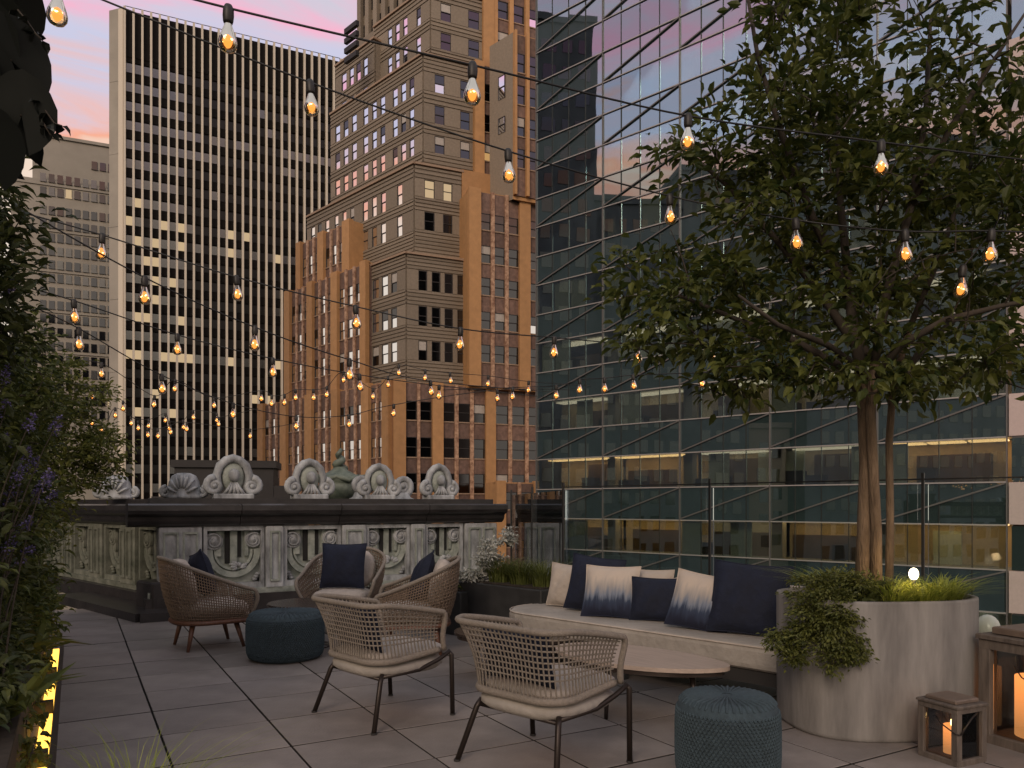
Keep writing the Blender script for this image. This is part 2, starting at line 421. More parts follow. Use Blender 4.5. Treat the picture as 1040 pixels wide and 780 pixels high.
# right wing, proud of the banded face, with a pale return wall
C = corner(475, 77.4)
W2 = Face(C.x, C.y, BR.x, BR.y, base)
W2.part('wing_wall', MT['terracotta'], D, 0.02, W2.s_at(575), -4, 0, 13.3, 33.4)
pier_face(D, W2, sp(W2, (475, 487), (526, 537), (572, 580)), 2, [(29.6, 31.3), (26.2, 28.0), (22.9, 24.7), (19.4, 21.2), (16.0, 17.8)], 13.46, 33.4, 'R')
# third tier
FL, tl, FR, tr = tier(421, 78, 26.6, 36.3, 313, 560)
band_face(D, FL, 0, tl, sp(FL, (317, 321), (324, 328), (331.5, 335.5), (341, 345), (349, 353), (357, 361), (369.5, 375), (379, 384), (388, 393), (404.5, 410)), [(32.8, 34.9), (29.5, 31.6)], 26.6, 36.3, 'L', .006)
band_face(D, FR, 0, FR.s_at(468), sp(FR, (430.6, 441), (449.5, 459)), [(33.1, 34.9), (29.7, 31.6)], 26.6, 36.3, 'R', 0, {(33.1, 0), (33.1, 1)})
FR.part('wing_wall', MT['terracotta'], D, FR.s_at(468.3), FR.s_at(560), -.3, .3, 33.3, 36.6)
W3 = Face(FL.ox + FL.nx*1.5, FL.oy + FL.ny*1.5, FL.dx, FL.dy, base)
W3.part('wing_wall', MT['terracotta'], D, W3.s_at(304), W3.s_at(358.5), -3, 0, 26.3, 32.5)
pier_face(D, W3, sp(W3, (304, 308.5), (326, 332), (351, 358.4)), 2, [(28.4, 30.6)], 26.6, 32.4, 'L')
# fourth tier
FL, tl, FR, tr = tier(430, 79.5, 36.3, 48.4, 337, 560)
ROW4 = [(44.8, 46.7), (41.5, 43.4), (38.4, 40.2)]
band_face(D, FL, 0, tl, sp(FL, (341.5, 346.5), (350, 355), (358.5, 363.5), (370, 375), (379, 384), (387.5, 392.5), (400, 405), (408.5, 413.5), (417, 422)), ROW4, 36.3, 48.4, 'L', .006)
band_face(D, FR, 0, FR.s_at(482), sp(FR, (441, 451), (467, 476.5)), ROW4, 36.3, 48.4, 'R')
W4 = Face(FR.ox + FR.nx*.4, FR.oy + FR.ny*.4, FR.dx, FR.dy, base)
W4.part('wing_wall', MT['terracotta'], D, W4.s_at(481), W4.s_at(560), -3, 0, 36, 48.6)
pier_face(D, W4, sp(W4, (481, 490.5), (500, 511), (530, 536), (552, 560)), [0, 1, 1], ROW4, 36.3, 48.6, 'R')
# fifth tier
FL, tl, FR, tr = tier(437.5, 81, 48.4, 56.6, 355, 560)
ROW5 = [(53.3, 55.2), (50.2, 52.0)]
band_face(D, FL, FL.s_at(381), tl, sp(FL, (395, 399.5), (402.5, 407), (410.5, 415), (424, 428.5)), ROW5, 48.4, 56.6, 'L', .006)
band_face(D, FR, 0, FR.s_at(489), sp(FR, (447, 457.5), (475, 486)), ROW5, 48.4, 56.6, 'R')
FR.part('pier', MT['terracotta'], D, FR.s_at(489), FR.s_at(500), -.2, .6, 48.4, 66)
pier_face(D, FR, sp(FR, (500.2, 504), (516, 520), (532, 536), (550, 556)), 0, [(62, 64), (58.6, 60.6), (55.2, 57.2), (51.8, 53.8)], 48.4, 66, 'R')
FR.part('wing_wall', MT['spandrel_brown'], D, FR.s_at(500), FR.s_at(556), -3, 0, 48.4, 66)
W5 = Face(FL.ox + FL.nx*.9, FL.oy + FL.ny*.9, FL.dx, FL.dy, base)
W5.part('wing_wall', MT['taupe_brick'], D, W5.s_at(342), W5.s_at(381), -5, 0, 46, 54.4)
band_face(D, W5, W5.s_at(342), W5.s_at(381), sp(W5, (348, 353), (356, 360.5), (363, 367.5), (370, 374.5)), [(51.0, 53.0), (48.6, 49.6)], 48.4, 54.4, 'L', .006)
C = corner(521, 78.6)
W6 = Face(C.x, C.y, BR.x, BR.y, base)
W6.part('wing_wall', MT['terracotta'], D, 0, W6.s_at(562), -3.5, 0, 33, 50.2)
W7 = Face(C.x + AL.x*3.4, C.y + AL.y*3.4, -AL.x, -AL.y, base)
W7.part('wing_wall', MT['taupe_brick'], D, -.1, 3.38, -3, 0, 33, 50.3)
for (r0, r1) in ((44.0, 46.4), (40.4, 42.0)): put_window(W7, D, 1.3, r0, 1.0, r1 - r0, 'dark')
pier_face(D, W6, sp(W6, (521, 523.5), (533, 536), (545, 548)), 0, [(46.2, 48.2), (42.9, 44.9), (39.6, 41.6), (36.3, 38.3)], 33.4, 50.1, 'R')
# crown
FL, tl, FR, tr = tier(446, 84, 56.6, 80, 366, 560, 'taupe_brick')
for F, n, L in ((FL, 9, tl), (FR, 6, tr * .6)):
    for i in range(n):
        a = L * i / n
        F.part('pier', MT['taupe_brick'], D, a, a + L / n * .45, -.1, .5, 56.6, 80)
        for r0 in (58.4, 62.0, 65.6): put_window(F, D, a + L / n * .5, r0, L / n * .42, 2.3, 'smoky')
# low annex at the foot, in front of the tower
C = corner(503, 70)
W8 = Face(C.x, C.y, BR.x, BR.y, base)
W8.part('wing_wall', MT['terracotta'], D, 0, 12, -2.5, 0, -30, 3.4)
pier_face(D, W8, sp(W8, (503, 512), (541, 552)), 1, [(-2.6, -.4), (.9, 2.5)], -12, 3.3, 'R')
# floodlight rack on the left shoulder
for k, (a, z) in enumerate(((0, 49.3), (0, 50.4), (0, 51.5), (0, 52.6))):
    q = at(357, 0, 84.5)
    MB().box(-1.2, 1.2, -.2, .2, 0, .55).build('floodlight', MT['roof_black'], D, (q.x - base[0], q.y - base[1], z + 1.6 - base[2]), (0, 0, FL.rz))

# ================================================================== dark slab tower with pale fins
base = (-76.6, 150.0, STREET)
S = thing('finned_office_tower', 'tall black office slab with pale vertical fins and a beige end wall', 'building', base)
L0 = Vector(base[:2]); L1 = Vector((-38.0, 167.7)); e = (L1 - L0).normalized(); LL = (L1 - L0).length
FT = Face(L0.x, L0.y, e.x, e.y, base)
top = 98.9
bk = Vector((-.954, .30)) * 3.3
MB().prism([(0, 0), (L1.x - L0.x, L1.y - L0.y), (L1.x - L0.x - 7, L1.y - L0.y + 9), (bk.x - 1.5, bk.y + 8), (bk.x, bk.y)], 0, top - STREET).build('wall', MT['tower_black'], S)
FE = Face(L0.x + bk.x, L0.y + bk.y, -bk.x, -bk.y, base)
for k in range(9):
    FE.part('stone_panel', MT['limestone'], S, -.3, 3.3, .0, .3, -30 + k*14.4, -30 + k*14.4 + 14.34)
FE.part('stone_edge', MT['tower_fin'], S, 2.2, 3.35, .3, .55, -30, top + .3)
NB = 27; bw = LL / NB
for i in range(NB + 1):
    FT.part('fin', MT['tower_fin'], S, i*bw - .20, i*bw + .20, 0, 1.2, -30, top + .4)
FT.part('roof_band', MT['tower_black'], S, .2, LL - .2, 0, .35, top - 9.0, top + .1)
rail = MB()
for i in range(NB + 1): FT.box(rail, i*bw - .05, i*bw + .05, -.5, -.4, top, top + 1.3)
FT.box(rail, 0, LL, -.5, -.4, top + 1.3, top + 1.4); rail.build('roof_rail', MT['tower_black'], S)
wv = [MB().box(.2, bw - .2, -.12, 0, 0, 1.75).mesh('window', MT[k]) for k in ('tower_window', 'tower_window_dim')]
wlit = MB().box(.2, bw - .2, -.12, 0, 0, 1.75).mesh('window', MT['lit_room_pale'])
fr = random.Random(3); rows = 28; cnt = 0; rest = MB()
for r in range(rows):
    z = top - 12.0 - r * 3.78
    FT.part('spandrel', MT['tower_black'], S, 0, LL, 0, .22, z + 2.0, z + 3.6)
    runs = [fr.random() for _ in range(6)]
    y_est = 512 - (z - CH) * FPX / 155
    for c in range(NB):
        seg = runs[(c - 7) // 4] if c >= 7 else 0
        lightw = (c < 7 and fr.random() < (.93 if y_est < 380 else .25)) or (c >= 7 and (seg < .14 and fr.random() < .7 or (r % 6 == 3 and fr.random() < .6) or fr.random() < .045))
        me = wv[0] if lightw else wv[1]
        if lightw and 215 < y_est < 470 and fr.random() < (.34 if c < 9 else .28): me = wlit
        if (lightw or c < 8 and y_est < 420) and cnt < 298:
            q = FT.pt(c * bw, .06, z); link('window', me, S, q, (fr.uniform(-.02, .02), 0, FT.rz + fr.uniform(-.02, .02))); cnt += 1
        else:
            FT.box(rest, c*bw + .2, c*bw + bw - .2, .0, .06, z, z + 1.75)
o = rest.build('window_rows', MT['tower_window_dim'], S); o['kind'] = 'stuff'

# ================================================================== beige office block far left
base = (-110.7, 175.0, STREET)
B = thing('beige_office_block', 'pale beige stone office block with rows of small windows at far left', 'building', base)
FB = Face(base[0], base[1], BR.x, BR.y, base)
MB().prism([(0, 0), (BR.x*34, BR.y*34), (BR.x*34 - 8, BR.y*34 + 14), (-8, 14)], 0, 86.6 - STREET).build('upper_wall', MT['limestone'], B)
FW = Face(base[0] - BR.x*4 + FB.nx*1.2, base[1] - BR.y*4 + FB.ny*1.2, BR.x, BR.y, base)
FW.part('lower_wall', MT['limestone'], B, 0, 40, -6, 0, STREET, 76.3)
wk = [MB().box(0, 1.15, -.10, 0, 0, 1.75).box(-.08, 1.23, -.22, 0, -.22, 0).mesh('window', MT[k]) for k in ('tower_window', 'smoky_pane', 'lit_room_pale')]
br = random.Random(9); cnt = 0
for r in range(27):
    z = 80.9 - r * 3.12 - (1.8 if r > 0 else 0) - (1.2 if r > 2 else 0)
    F = FB if z > 76.5 else FW
    for c in range(1, 17):
        if z < 6 or cnt > 295: continue
        if r == 0 and c < 7: continue
        t = br.random(); q = F.pt(c * 1.72 + (0 if F is FB else 4), .05, z)
        link('window', wk[0 if t < .3 else (1 if t < .985 else 2)], B, q, (br.uniform(-.02, .02), 0, F.rz + br.uniform(-.03, .03))); cnt += 1
    if r % 3 == 1: F.part('string_course', MT['limestone'], B, 0, 30, 0, .25, z - 1.0, z - .7)
FB.part('coping', MT['limestone'], B, -.2, 34, -.6, .4, 86.6, 87.3)

# ================================================================== glass curtain wall on the right
G0 = (1.74, 53.6); gd = Vector((.757, -.654)); base = (G0[0], G0[1], STREET)
G = thing('glass_office_building', 'green glass curtain wall office building with slanted white trim in each spandrel', 'building', base)
FG = Face(G0[0], G0[1], gd.x, gd.y, base)
BW, NBAY, FH, K0, K1 = 5.62, 5, 4.1, -3, 9
Lg = BW * NBAY; pw = BW / 4
zb, zt = 2.42 + FH*K0 - 2.0, 2.42 + FH*(K1+1)
FG.part('core_wall', MT['room_brown'], G, .3, Lg + 9, -9, -7, STREET, zt + 6)
FG.part('end_wall', MT['mullion_dark'], G, 0.02, .25, -9, -.25, STREET, zt + 6)
FG.part('lower_wall', MT['spandrel_teal'], G, 0, Lg, -2, -.02, STREET, zb - .3)
vp = MB().box(.02, pw - .02, 0, .03, 0, 2.06).mesh('window_pane', MT['curtain_glass'])
spn = MB().box(.02, pw - .02, 0, .05, 0, 2.0).mesh('spandrel_panel', MT['spandrel_teal'])
bl = MB().box(.04, pw - .04, 0, .02, 0, 2.0).mesh('blind', MT['blind_green'])
gr = random.Random(21)
lit = {(0, 0), (0, 1), (-1, 0), (-1, 1), (0, 4), (-1, 3), (-1, 4)}
npn = 0
for k in range(K0, K1 + 1):
    z = 2.42 + FH * k
    FG.part('floor_slab', MT['slab_grey'], G, .3, Lg + .02, -7, -.32, z - 1.95, z - .04)
    for c in range(NBAY * 4):
        q = FG.pt(c * pw, 0, z + .0)
        link('window_pane', vp, G, q, (gr.uniform(-.0035, .0035), 0, FG.rz + gr.uniform(-.0035, .0035)))
        q = FG.pt(c * pw, -.02, z - 2.02)
        link('spandrel_panel', spn, G, q, (gr.uniform(-.003, .003), 0, FG.rz + gr.uniform(-.003, .003)))
        isl = (k, c // 4) in lit
        if gr.random() < (.16 if isl else .42) and k < 6:
            link('blind', bl, G, FG.pt(c * pw, -gr.choice((.2, .3, .9, 1.6)), z), (0, 0, FG.rz))
        if k < 3 and gr.random() < .4:
            FG.part('desk', MT['desk_dark'], G, c*pw + .1, c*pw + pw*gr.uniform(.5, .95), -2.2, -1.4, z - .02, z + gr.uniform(.5, 1.0))
    for bay in range(NBAY):
        a = bay * BW
        FG.bar('diagonal_trim', MT['diagonal_grey'], G, a + .06, z - 1.93, a + BW - .06, z - .07, .075, .02, .10)
        if k < 4:
            if (k, bay) in lit or k < 2: FG.part('room_wall', MT['room_cream'], G, a + .12, a + BW - .12, -2.75, -2.6, z - .03, z + 2.1)
            FG.part('partition', MT['room_brown' if gr.random() < .7 else 'blind_green'], G, a + gr.uniform(.3, 3.0), a + gr.uniform(3.3, 5.2), -2.58, -gr.uniform(2.0, 2.4), z - .03, z + gr.uniform(1.2, 2.0))
        if (k, bay) in lit:
            for i in range(3): FG.part('ceiling_lamp', MT['ceiling_lamp'], G, a + .25 + i*1.8, a + 1.85 + i*1.8, -2.0, -1.0, z + 2.02, z + 2.09)
        elif k < 3:
            FG.part('ceiling_lamp', MT['room_fill_dim'], G, a + .8, a + BW - .8, -2.2, -1.2, z + 2.02, z + 2.09)  # soft glowing panel added to brighten rooms that are not lit
    FG.part('transom', MT['aluminium_trim'], G, -.05, Lg, -.05, .075, z - .045, z + .02)
    FG.part('transom', MT['aluminium_trim'], G, -.05, Lg, -.05, .075, z + 2.05, z + 2.115)
    for j, (a0, a1) in enumerate(((Lg + .08, Lg + 4.1), (Lg + 4.16, Lg + 8.2))):
        FG.part('stone_panel', MT['pink_panel'], G, a0, a1, -.4, .06, z - 1.98, z - .03)
        FG.part('side_window', MT['spandrel_teal'], G, a0 + .1, a1, -.4, -.02, z, z + 2.03)
for c in range(NBAY * 4 + 1):
    big = c % 4 == 0
    w = .03 if big else .014
    FG.part('mullion', MT['diagonal_grey' if big else 'mullion_dark'], G, c*pw - w, c*pw + w, -.04, .09 if big else .045, zb - .2, zt)
for bay in range(1, NBAY):
    FG.part('column', MT['slab_grey'], G, bay*BW - .3, bay*BW + .3, -1.6, -1.0, STREET, zt)

# ================================================================== blocks out of frame, seen mirrored in the glass
def block(name, label, x0, x1, y0, y1, h, m, wm, pitch=3.6, cw=2.4):
    T = thing(name, label, 'building', (x1, y0, STREET))
    MB().box(x0 - x1, 0, 0, y1 - y0, 0, h - STREET).build('wall', MT[m], T)
    w = MB(); z = h - 4
    while z > -8:
        y = 1.0
        while y < y1 - y0 - cw:
            w.box(-.1, .06, y, y + cw*.6, z - STREET, z + pitch*.5 - STREET); y += cw
        z -= pitch
    o = w.build('window_rows', MT[wm], T); o['kind'] = 'stuff'
    MB().box(x0 - x1 - .3, .3, -.3, y1 - y0 + .3, h - STREET, h + .8 - STREET).build('cornice', MT[m], T)
block('dark_tower_block', 'tall dark tower mirrored in the left edge of the glass facade', -85, -45, 37.2, 62, 66, 'dusk_stone', 'smoky_pane')
block('brown_brick_block', 'brown brick block mirrored low in the glass facade behind the tree', -90, -52, 22, 36.8, 45, 'dusk_stone', 'smoky_pane')
block('grey_stone_block', 'grey stone block mirrored low in the glass facade beside brown brick block', -90, -54, 11, 21.5, 51, 'dusk_stone', 'smoky_pane')
block('low_brick_block', 'low block mirrored in the bright gap behind tree trunk', -90, -56, 3.5, 10.5, 13, 'taupe_brick', 'smoky_pane')
block('long_limestone_block', 'long dark block mirrored at the right of the glass facade', -90, -52, -60, 3, 58, 'dusk_stone', 'smoky_pane')
# ================================================================== terrace materials
mat('stone_verdigris', (.15, .175, .15), .7, scale=6, col2=(.38, .41, .36), bump=.25, bscale=25, detail=8)
mat('stone_pale', (.31, .325, .33), .62, var=.55, scale=6, stretch=(1.2, 1.2, .5), bump=.35, bscale=22, detail=8)
mat('stone_moss', (.075, .085, .062), .8, scale=5, col2=(.21, .215, .175), bump=.4, bscale=20, detail=9)
mat('stone_coping', (.032, .029, .029), .34, var=.35, scale=4, bump=.15, bscale=18, detail=8)
mat('copper_green', (.07, .095, .075), .55, scale=7, col2=(.17, .20, .16), bump=.3, bscale=30)
mat('void_dark', (.012, .012, .011), .9)
mat('rope_sand', (.245, .21, .175), .85, var=.15, scale=60, bump=.5, bscale=220)
mat('rope_brown', (.205, .15, .108), .85, var=.2, scale=50, bump=.5, bscale=220)
mat('wood_leg', (.13, .06, .036), .45, var=.25, scale=6, stretch=(8, 8, 1))
mat('bronze_tube', (.035, .026, .022), .42, metal=.5)
mat('linen', (.44, .385, .335), .9, var=.10, scale=7, bump=.6, bscale=22)
mat('linen_seat', (.34, .31, .275), .9, var=.14, scale=4, bump=.6, bscale=16)
mat('navy', (.005, .009, .026), .85, var=.3, scale=8, bump=.5, bscale=20)
mat('knit_teal', (.040, .062, .076), .9, var=.2, scale=30, bump=.3, bscale=150)
mat('table_wood', (.42, .335, .275), .5, var=.12, scale=3, stretch=(1.5, 14, 14), detail=8)
mat('table_dark', (.05, .038, .032), .25, metal=.3)
mat('frame_dark', (.03, .028, .027), .55)
mat('concrete', (.15, .142, .136), .8, scale=2.6, col2=(.29, .275, .26), bump=.16, bscale=14, stretch=(3.2, 3.2, .55), detail=9)
mat('planter_black', (.028, .028, .028), .6, var=.3, scale=5)
mat('lantern_wood', (.075, .06, .05), .75, scale=5, col2=(.16, .13, .108), bump=.25, bscale=30, stretch=(6, 6, 1), detail=8)
mat('lantern_cap', (.20, .15, .12), .45, var=.2, metal=.3)
mat('soil', (.03, .022, .016), .95, var=.4, scale=20)
mat('metal_post', (.05, .05, .05), .4, metal=.6)
emat('candle_glow', (1.0, .31, .085), 1.0)
def candle_gradient():
    n = MT['candle_glow'].node_tree; e_ = [k for k in n.nodes if k.type == 'EMISSION'][0]
    t = n.nodes.new('ShaderNodeTexCoord'); s_ = n.nodes.new('ShaderNodeSeparateXYZ'); n.links.new(t.outputs['Generated'], s_.inputs[0])
    r_ = n.nodes.new('ShaderNodeValToRGB'); el = r_.color_ramp.elements
    el[0].color = (.60, .25, .08, 1); el[1].color = (1.6, .52, .13, 1); el[0].position = .15; el[1].position = .95
    n.links.new(s_.outputs['Z'], r_.inputs['Fac']); n.links.new(r_.outputs['Color'], e_.inputs['Color'])
candle_gradient()
emat('flame', (1.0, .62, .22), 14)
emat('led_strip', (1.0, .55, .08), 2.6)
emat('spot_lens', (1.0, .86, .62), 5)
glassmat('guard_glass', (.93, .96, .94), .005, .01)
glassmat('lantern_glass', (.93, .92, .90), .05, .03)
def ombre():
    m = bpy.data.materials.new('ombre_cloth'); m.use_nodes = True; n = m.node_tree; b = n.nodes['Principled BSDF']; b.inputs['Roughness'].default_value = .9
    t = n.nodes.new('ShaderNodeTexCoord'); s = n.nodes.new('ShaderNodeSeparateXYZ'); n.links.new(t.outputs['Object'], s.inputs[0])
    mp_ = n.nodes.new('ShaderNodeMapping'); mp_.inputs['Scale'].default_value = (34, 4, 5); n.links.new(t.outputs['Object'], mp_.inputs[0])
    no = n.nodes.new('ShaderNodeTexNoise'); no.inputs['Scale'].default_value = 1.2; no.inputs['Detail'].default_value = 5; n.links.new(mp_.outputs[0], no.inputs['Vector'])
    ma = n.nodes.new('ShaderNodeMath'); ma.operation = 'MULTIPLY_ADD'; ma.inputs[1].default_value = .17; n.links.new(no.outputs['Fac'], ma.inputs[0]); n.links.new(s.outputs['Z'], ma.inputs[2])
    ra = n.nodes.new('ShaderNodeValToRGB'); n.links.new(ma.outputs[0], ra.inputs['Fac'])
    st = [(.14, (.012, .016, .038)), (.215, (.03, .045, .085)), (.265, (.17, .20, .26)), (.33, (.34, .32, .31)), (.42, (.52, .45, .39)), (.55, (.50, .43, .37))]
    while len(ra.color_ramp.elements) < len(st): ra.color_ramp.elements.new(.5)
    for e_, (p, c) in zip(ra.color_ramp.elements, st): e_.position = p; e_.color = (*c, 1)
    n.links.new(ra.outputs['Color'], b.inputs['Base Color']); MT['ombre_cloth'] = m
ombre()

# ================================================================== carved stone balustrade
def arc(c, r, a0, a1, n, y, sy=1.0): return [(c[0] + r*math.cos(R(a0 + (a1-a0)*i/n)), y, c[1] + r*sy*math.sin(R(a0 + (a1-a0)*i/n))) for i in range(n+1)]
def spiral(c, r0, r1, a0, turns, n, y, sgn=1): return [(c[0] + (r0+(r1-r0)*i/n)*math.cos(R(a0 + sgn*360*turns*i/n)), y, c[1] + (r0+(r1-r0)*i/n)*math.sin(R(a0 + sgn*360*turns*i/n))) for i in range(n+1)]
def panel_parts(T, w, loc, rz=0, h=.80):
    """a carved panel: solid ground, dark slabs for the shade of openings, frame, one big half ring, two rosettes, stems and a leaf"""
    P = empty('carved_panel', loc, rz); P.parent = T
    MB().box(0, w, .10, .14, 0, h).build('panel_ground', MT['stone_verdigris'], P)
    f = MB(); f.box(0, w, -.02, .12, h - .05, h); f.box(0, w, -.02, .12, 0, .07); f.box(0, .045, -.02, .12, .07, h - .05); f.box(w - .045, w, -.02, .12, .07, h - .05)
    f.build('panel_frame', MT['stone_pale'], P)
    g = MB(); cx = w / 2; r = w * .44
    for x0_, x1_, z0_, z1_ in ((w*.36, w*.44, h*.40, h - .06), (w*.57, w*.63, h*.50, h - .06), (.05, w*.13, .08, h*.22), (w*.87, w - .05, .08, h*.22), (.05, w*.10, h*.60, h - .06)):
        MB().box(x0_, x1_, .080, .099, z0_, z1_).build('opening_shade', MT['void_dark'], P)  # dark slab on solid stone, standing in for the shade of an opening
    m = MB()
    for (ra_, th_, dp) in ((r, .075, .035), (r*.72, .03, .055)):
        A = [R(172 + 196*i/24) for i in range(25)]
        vs_ = []
        for a_ in A:
            for rr_, y_ in ((ra_, .10), (ra_, dp), (ra_ - th_, dp + .015), (ra_ - th_, .10)): vs_.append((cx + rr_*math.cos(a_), y_, h*.58 + rr_*math.sin(a_)*.98))
        m.add(vs_, [(i*4+k, i*4+k+1, i*4+k+5, i*4+k+4) for i in range(24) for k in range(3)] + [(0, 1, 2, 3), (99, 98, 97, 96)])
    m.build('half_ring', MT['stone_verdigris'], P)
    for sx, rr_, zz_ in ((-1, .115, .76), (1, .105, .78)):
        q = MB(); c0 = (cx + sx*r*.74, h*zz_)
        pr = [(rr_, .10), (rr_, .05), (rr_*.86, .035), (rr_*.74, .045), (rr_*.45, .05), (rr_*.30, .03), (0, .02)]
        q.add([(c0[0] + a*math.cos(R(15*k)), y, c0[1] + a*math.sin(R(15*k))) for a, y in pr for k in range(24)], [(i*24+k, i*24+(k+1)%24, (i+1)*24+(k+1)%24, (i+1)*24+k) for i in range(len(pr)-1) for k in range(24)])
        q.tube(spiral(c0, rr_*.95, rr_*.35, 90 - sx*50, 1.1, 16, .035, sx), .013, 5)
        q.build('rosette_scroll', MT['stone_pale'], P, smooth=True)
    for a, b, t_ in ((.445, .565, .02), (.20, .30, .01), (.68, .75, .012)):
        MB().cbox(w*a, w*b, .045 + t_, .10, h*(.40 if a > .4 and a < .6 else .52), h - .055, .006).build('upright_slab', MT['stone_verdigris'], P)
    q = MB(); lr = random.Random(int(w*1000))
    for k in range(7):
        a = R(-20 + 36*k + lr.uniform(-12, 12)); L_ = r*lr.uniform(.30, .58); c0 = Vector((cx + w*.08, 0, h*.34))
        P0 = [c0 + Vector((math.cos(a + .5*t)*L_*t, 0, math.sin(a + .5*t)*L_*t*.55)) for t in (.1, .4, .7, 1)]
        q.tube([(p.x, .075 - .025*math.sin(i), p.z) for i, p in enumerate(P0)], [.012, .028, .024, .006], 6)
    q.build('leaf_spray', MT['stone_pale'], P, smooth=True)
    q = MB()
    for sx in (-1, 1):
        for k in range(3): q.ball((cx + sx*(r*.80 + .02*k), .07, .10 + .035*k), .04, .03, .025, 8, 5)
    q.build('corner_leaf', MT['stone_pale'], P, smooth=True)
def pier_parts(T, w, loc, rz=0, h=.80):
    P = empty('pier', loc, rz); P.parent = T
    MB().cbox(0, w, -.05, .22, 0, h, .012).build('shaft', MT['stone_pale'], P)
    if w > .16:
        n = 2 if w > .42 else 1; pw_ = (w - .05*(n+1)) / n
        for i in range(n):
            x = .05 + i*(pw_ + .05)
            q = MB(); q.box(x, x+.02, -.075, -.05, .08, h-.06); q.box(x+pw_-.02, x+pw_, -.075, -.05, .08, h-.06); q.box(x+.02, x+pw_-.02, -.075, -.05, h-.085, h-.06); q.box(x+.02, x+pw_-.02, -.075, -.05, .08, .105)
            q.build('raised_moulding', MT['stone_verdigris'], P)
def coping_parts(T, u0, u1, v, z=1.10, rz=None, org=None):
    prof = [(-.04, 0), (-.10, .03), (-.13, .07), (-.14, .12), (-.22, .16), (-.24, .20), (-.24, .265), (-.19, .285), (.32, .285), (.32, 0)]
    n = len(prof)
    L = u1 - u0; k = max(1, round(L / 1.25))
    for i in range(k):
        a, b = u0 + L*i/k + .004, u0 + L*(i+1)/k - .004
        mb = MB(); mb.add([(a, v + p, z + q) for p, q in prof] + [(b, v + p, z + q) for p, q in prof], [tuple(range(n)), tuple(range(2*n-1, n-1, -1))] + [(j, n+j, n+(j+1)%n, (j+1)%n) for j in range(n)])
        mb.build('coping_stone', MT['stone_coping'], T)
VB = 10.3
BA = thing('stone_balustrade', 'weathered carved stone balustrade with dark coping at the far terrace edge', 'balustrade', (0, 0, 0), UV)
PZ = .29
MB().box(.75, 5.75, VB - .10, VB + .30, -.02, .22).build('base_course', MT['stone_coping'], BA)
MB().box(.78, 5.72, VB - .06, VB + .26, .22, PZ).build('base_moulding', MT['stone_verdigris'], BA)
pier_parts(BA, .50, (.90, VB, PZ))
for u0, u1 in ((1.42, 2.17), (2.42, 3.20), (3.56, 4.22), (4.46, 5.08)): panel_parts(BA, u1 - u0, (u0, VB, PZ))
for u0, w in ((2.18, .23), (3.21, .34), (4.23, .22), (5.10, .54)): pier_parts(BA, w, (u0, VB - .02, PZ))
coping_parts(BA, .55, 5.74, VB)
MB().box(.8, 5.6, VB - .02, VB + .24, 1.385, 1.455).build('upper_plinth', MT['stone_coping'], BA)
MB().box(.66, 1.30, VB - .55, VB - .105, -.02, .104).build('plinth_step', MT['stone_coping'], BA)
# the return, running back to the left
LA, LB = Vector((-4.15, 9.45)), Vector((-9.0, 13.915)); ld = (LB - LA).normalized(); LLb = (LB - LA).length
BL = thing('stone_balustrade', 'short mossy balustrade run slanting back to the left behind the hedge', 'balustrade', (LB.x, LB.y, 0), math.atan2(-ld.y, -ld.x))
MB().box(0, LLb, -.14, .3, -.018, .216).build('base_course', MT['stone_coping'], BL)
MB().box(.02, LLb - .05, -.06, .26, .22, PZ).build('base_moulding', MT['stone_verdigris'], BL)
x = LLb - .55
pier_parts(BL, .50, (x, 0, PZ)); panel_parts(BL, .62, (x - .65, 0, PZ)); pier_parts(BL, .5, (x - 1.18, -.02, PZ)); panel_parts(BL, .7, (x - 1.9, 0, PZ)); pier_parts(BL, .5, (x - 2.45, 0, PZ)); panel_parts(BL, .7, (x - 3.2, 0, PZ)); pier_parts(BL, .5, (x - 3.75, 0, PZ)); panel_parts(BL, .7, (x - 4.5, 0, PZ)); pier_parts(BL, .5, (x - 5.05, 0, PZ))
coping_parts(BL, 0, LLb - .22, 0, 1.096)
MB().box(.1, LLb - .1, -.02, .24, 1.381, 1.45).build('upper_plinth', MT['stone_coping'], BL)
MB().box(LLb - 2.6, LLb + .25, -.62, -.15, -.02, .10).build('plinth_step', MT['stone_coping'], BL)
MB().cbox(LLb - .52, LLb - .02, -.32, -.06, .10, .42, .02).build('pedestal', MT['stone_coping'], BL)

def mossy(o):
    for c in o.children:
        if c.type == 'MESH' and c.data.materials and c.data.materials[0] in (MT['stone_pale'], MT['stone_verdigris']): c.data.materials[0] = MT['stone_moss']
        mossy(c)
mossy(BL)
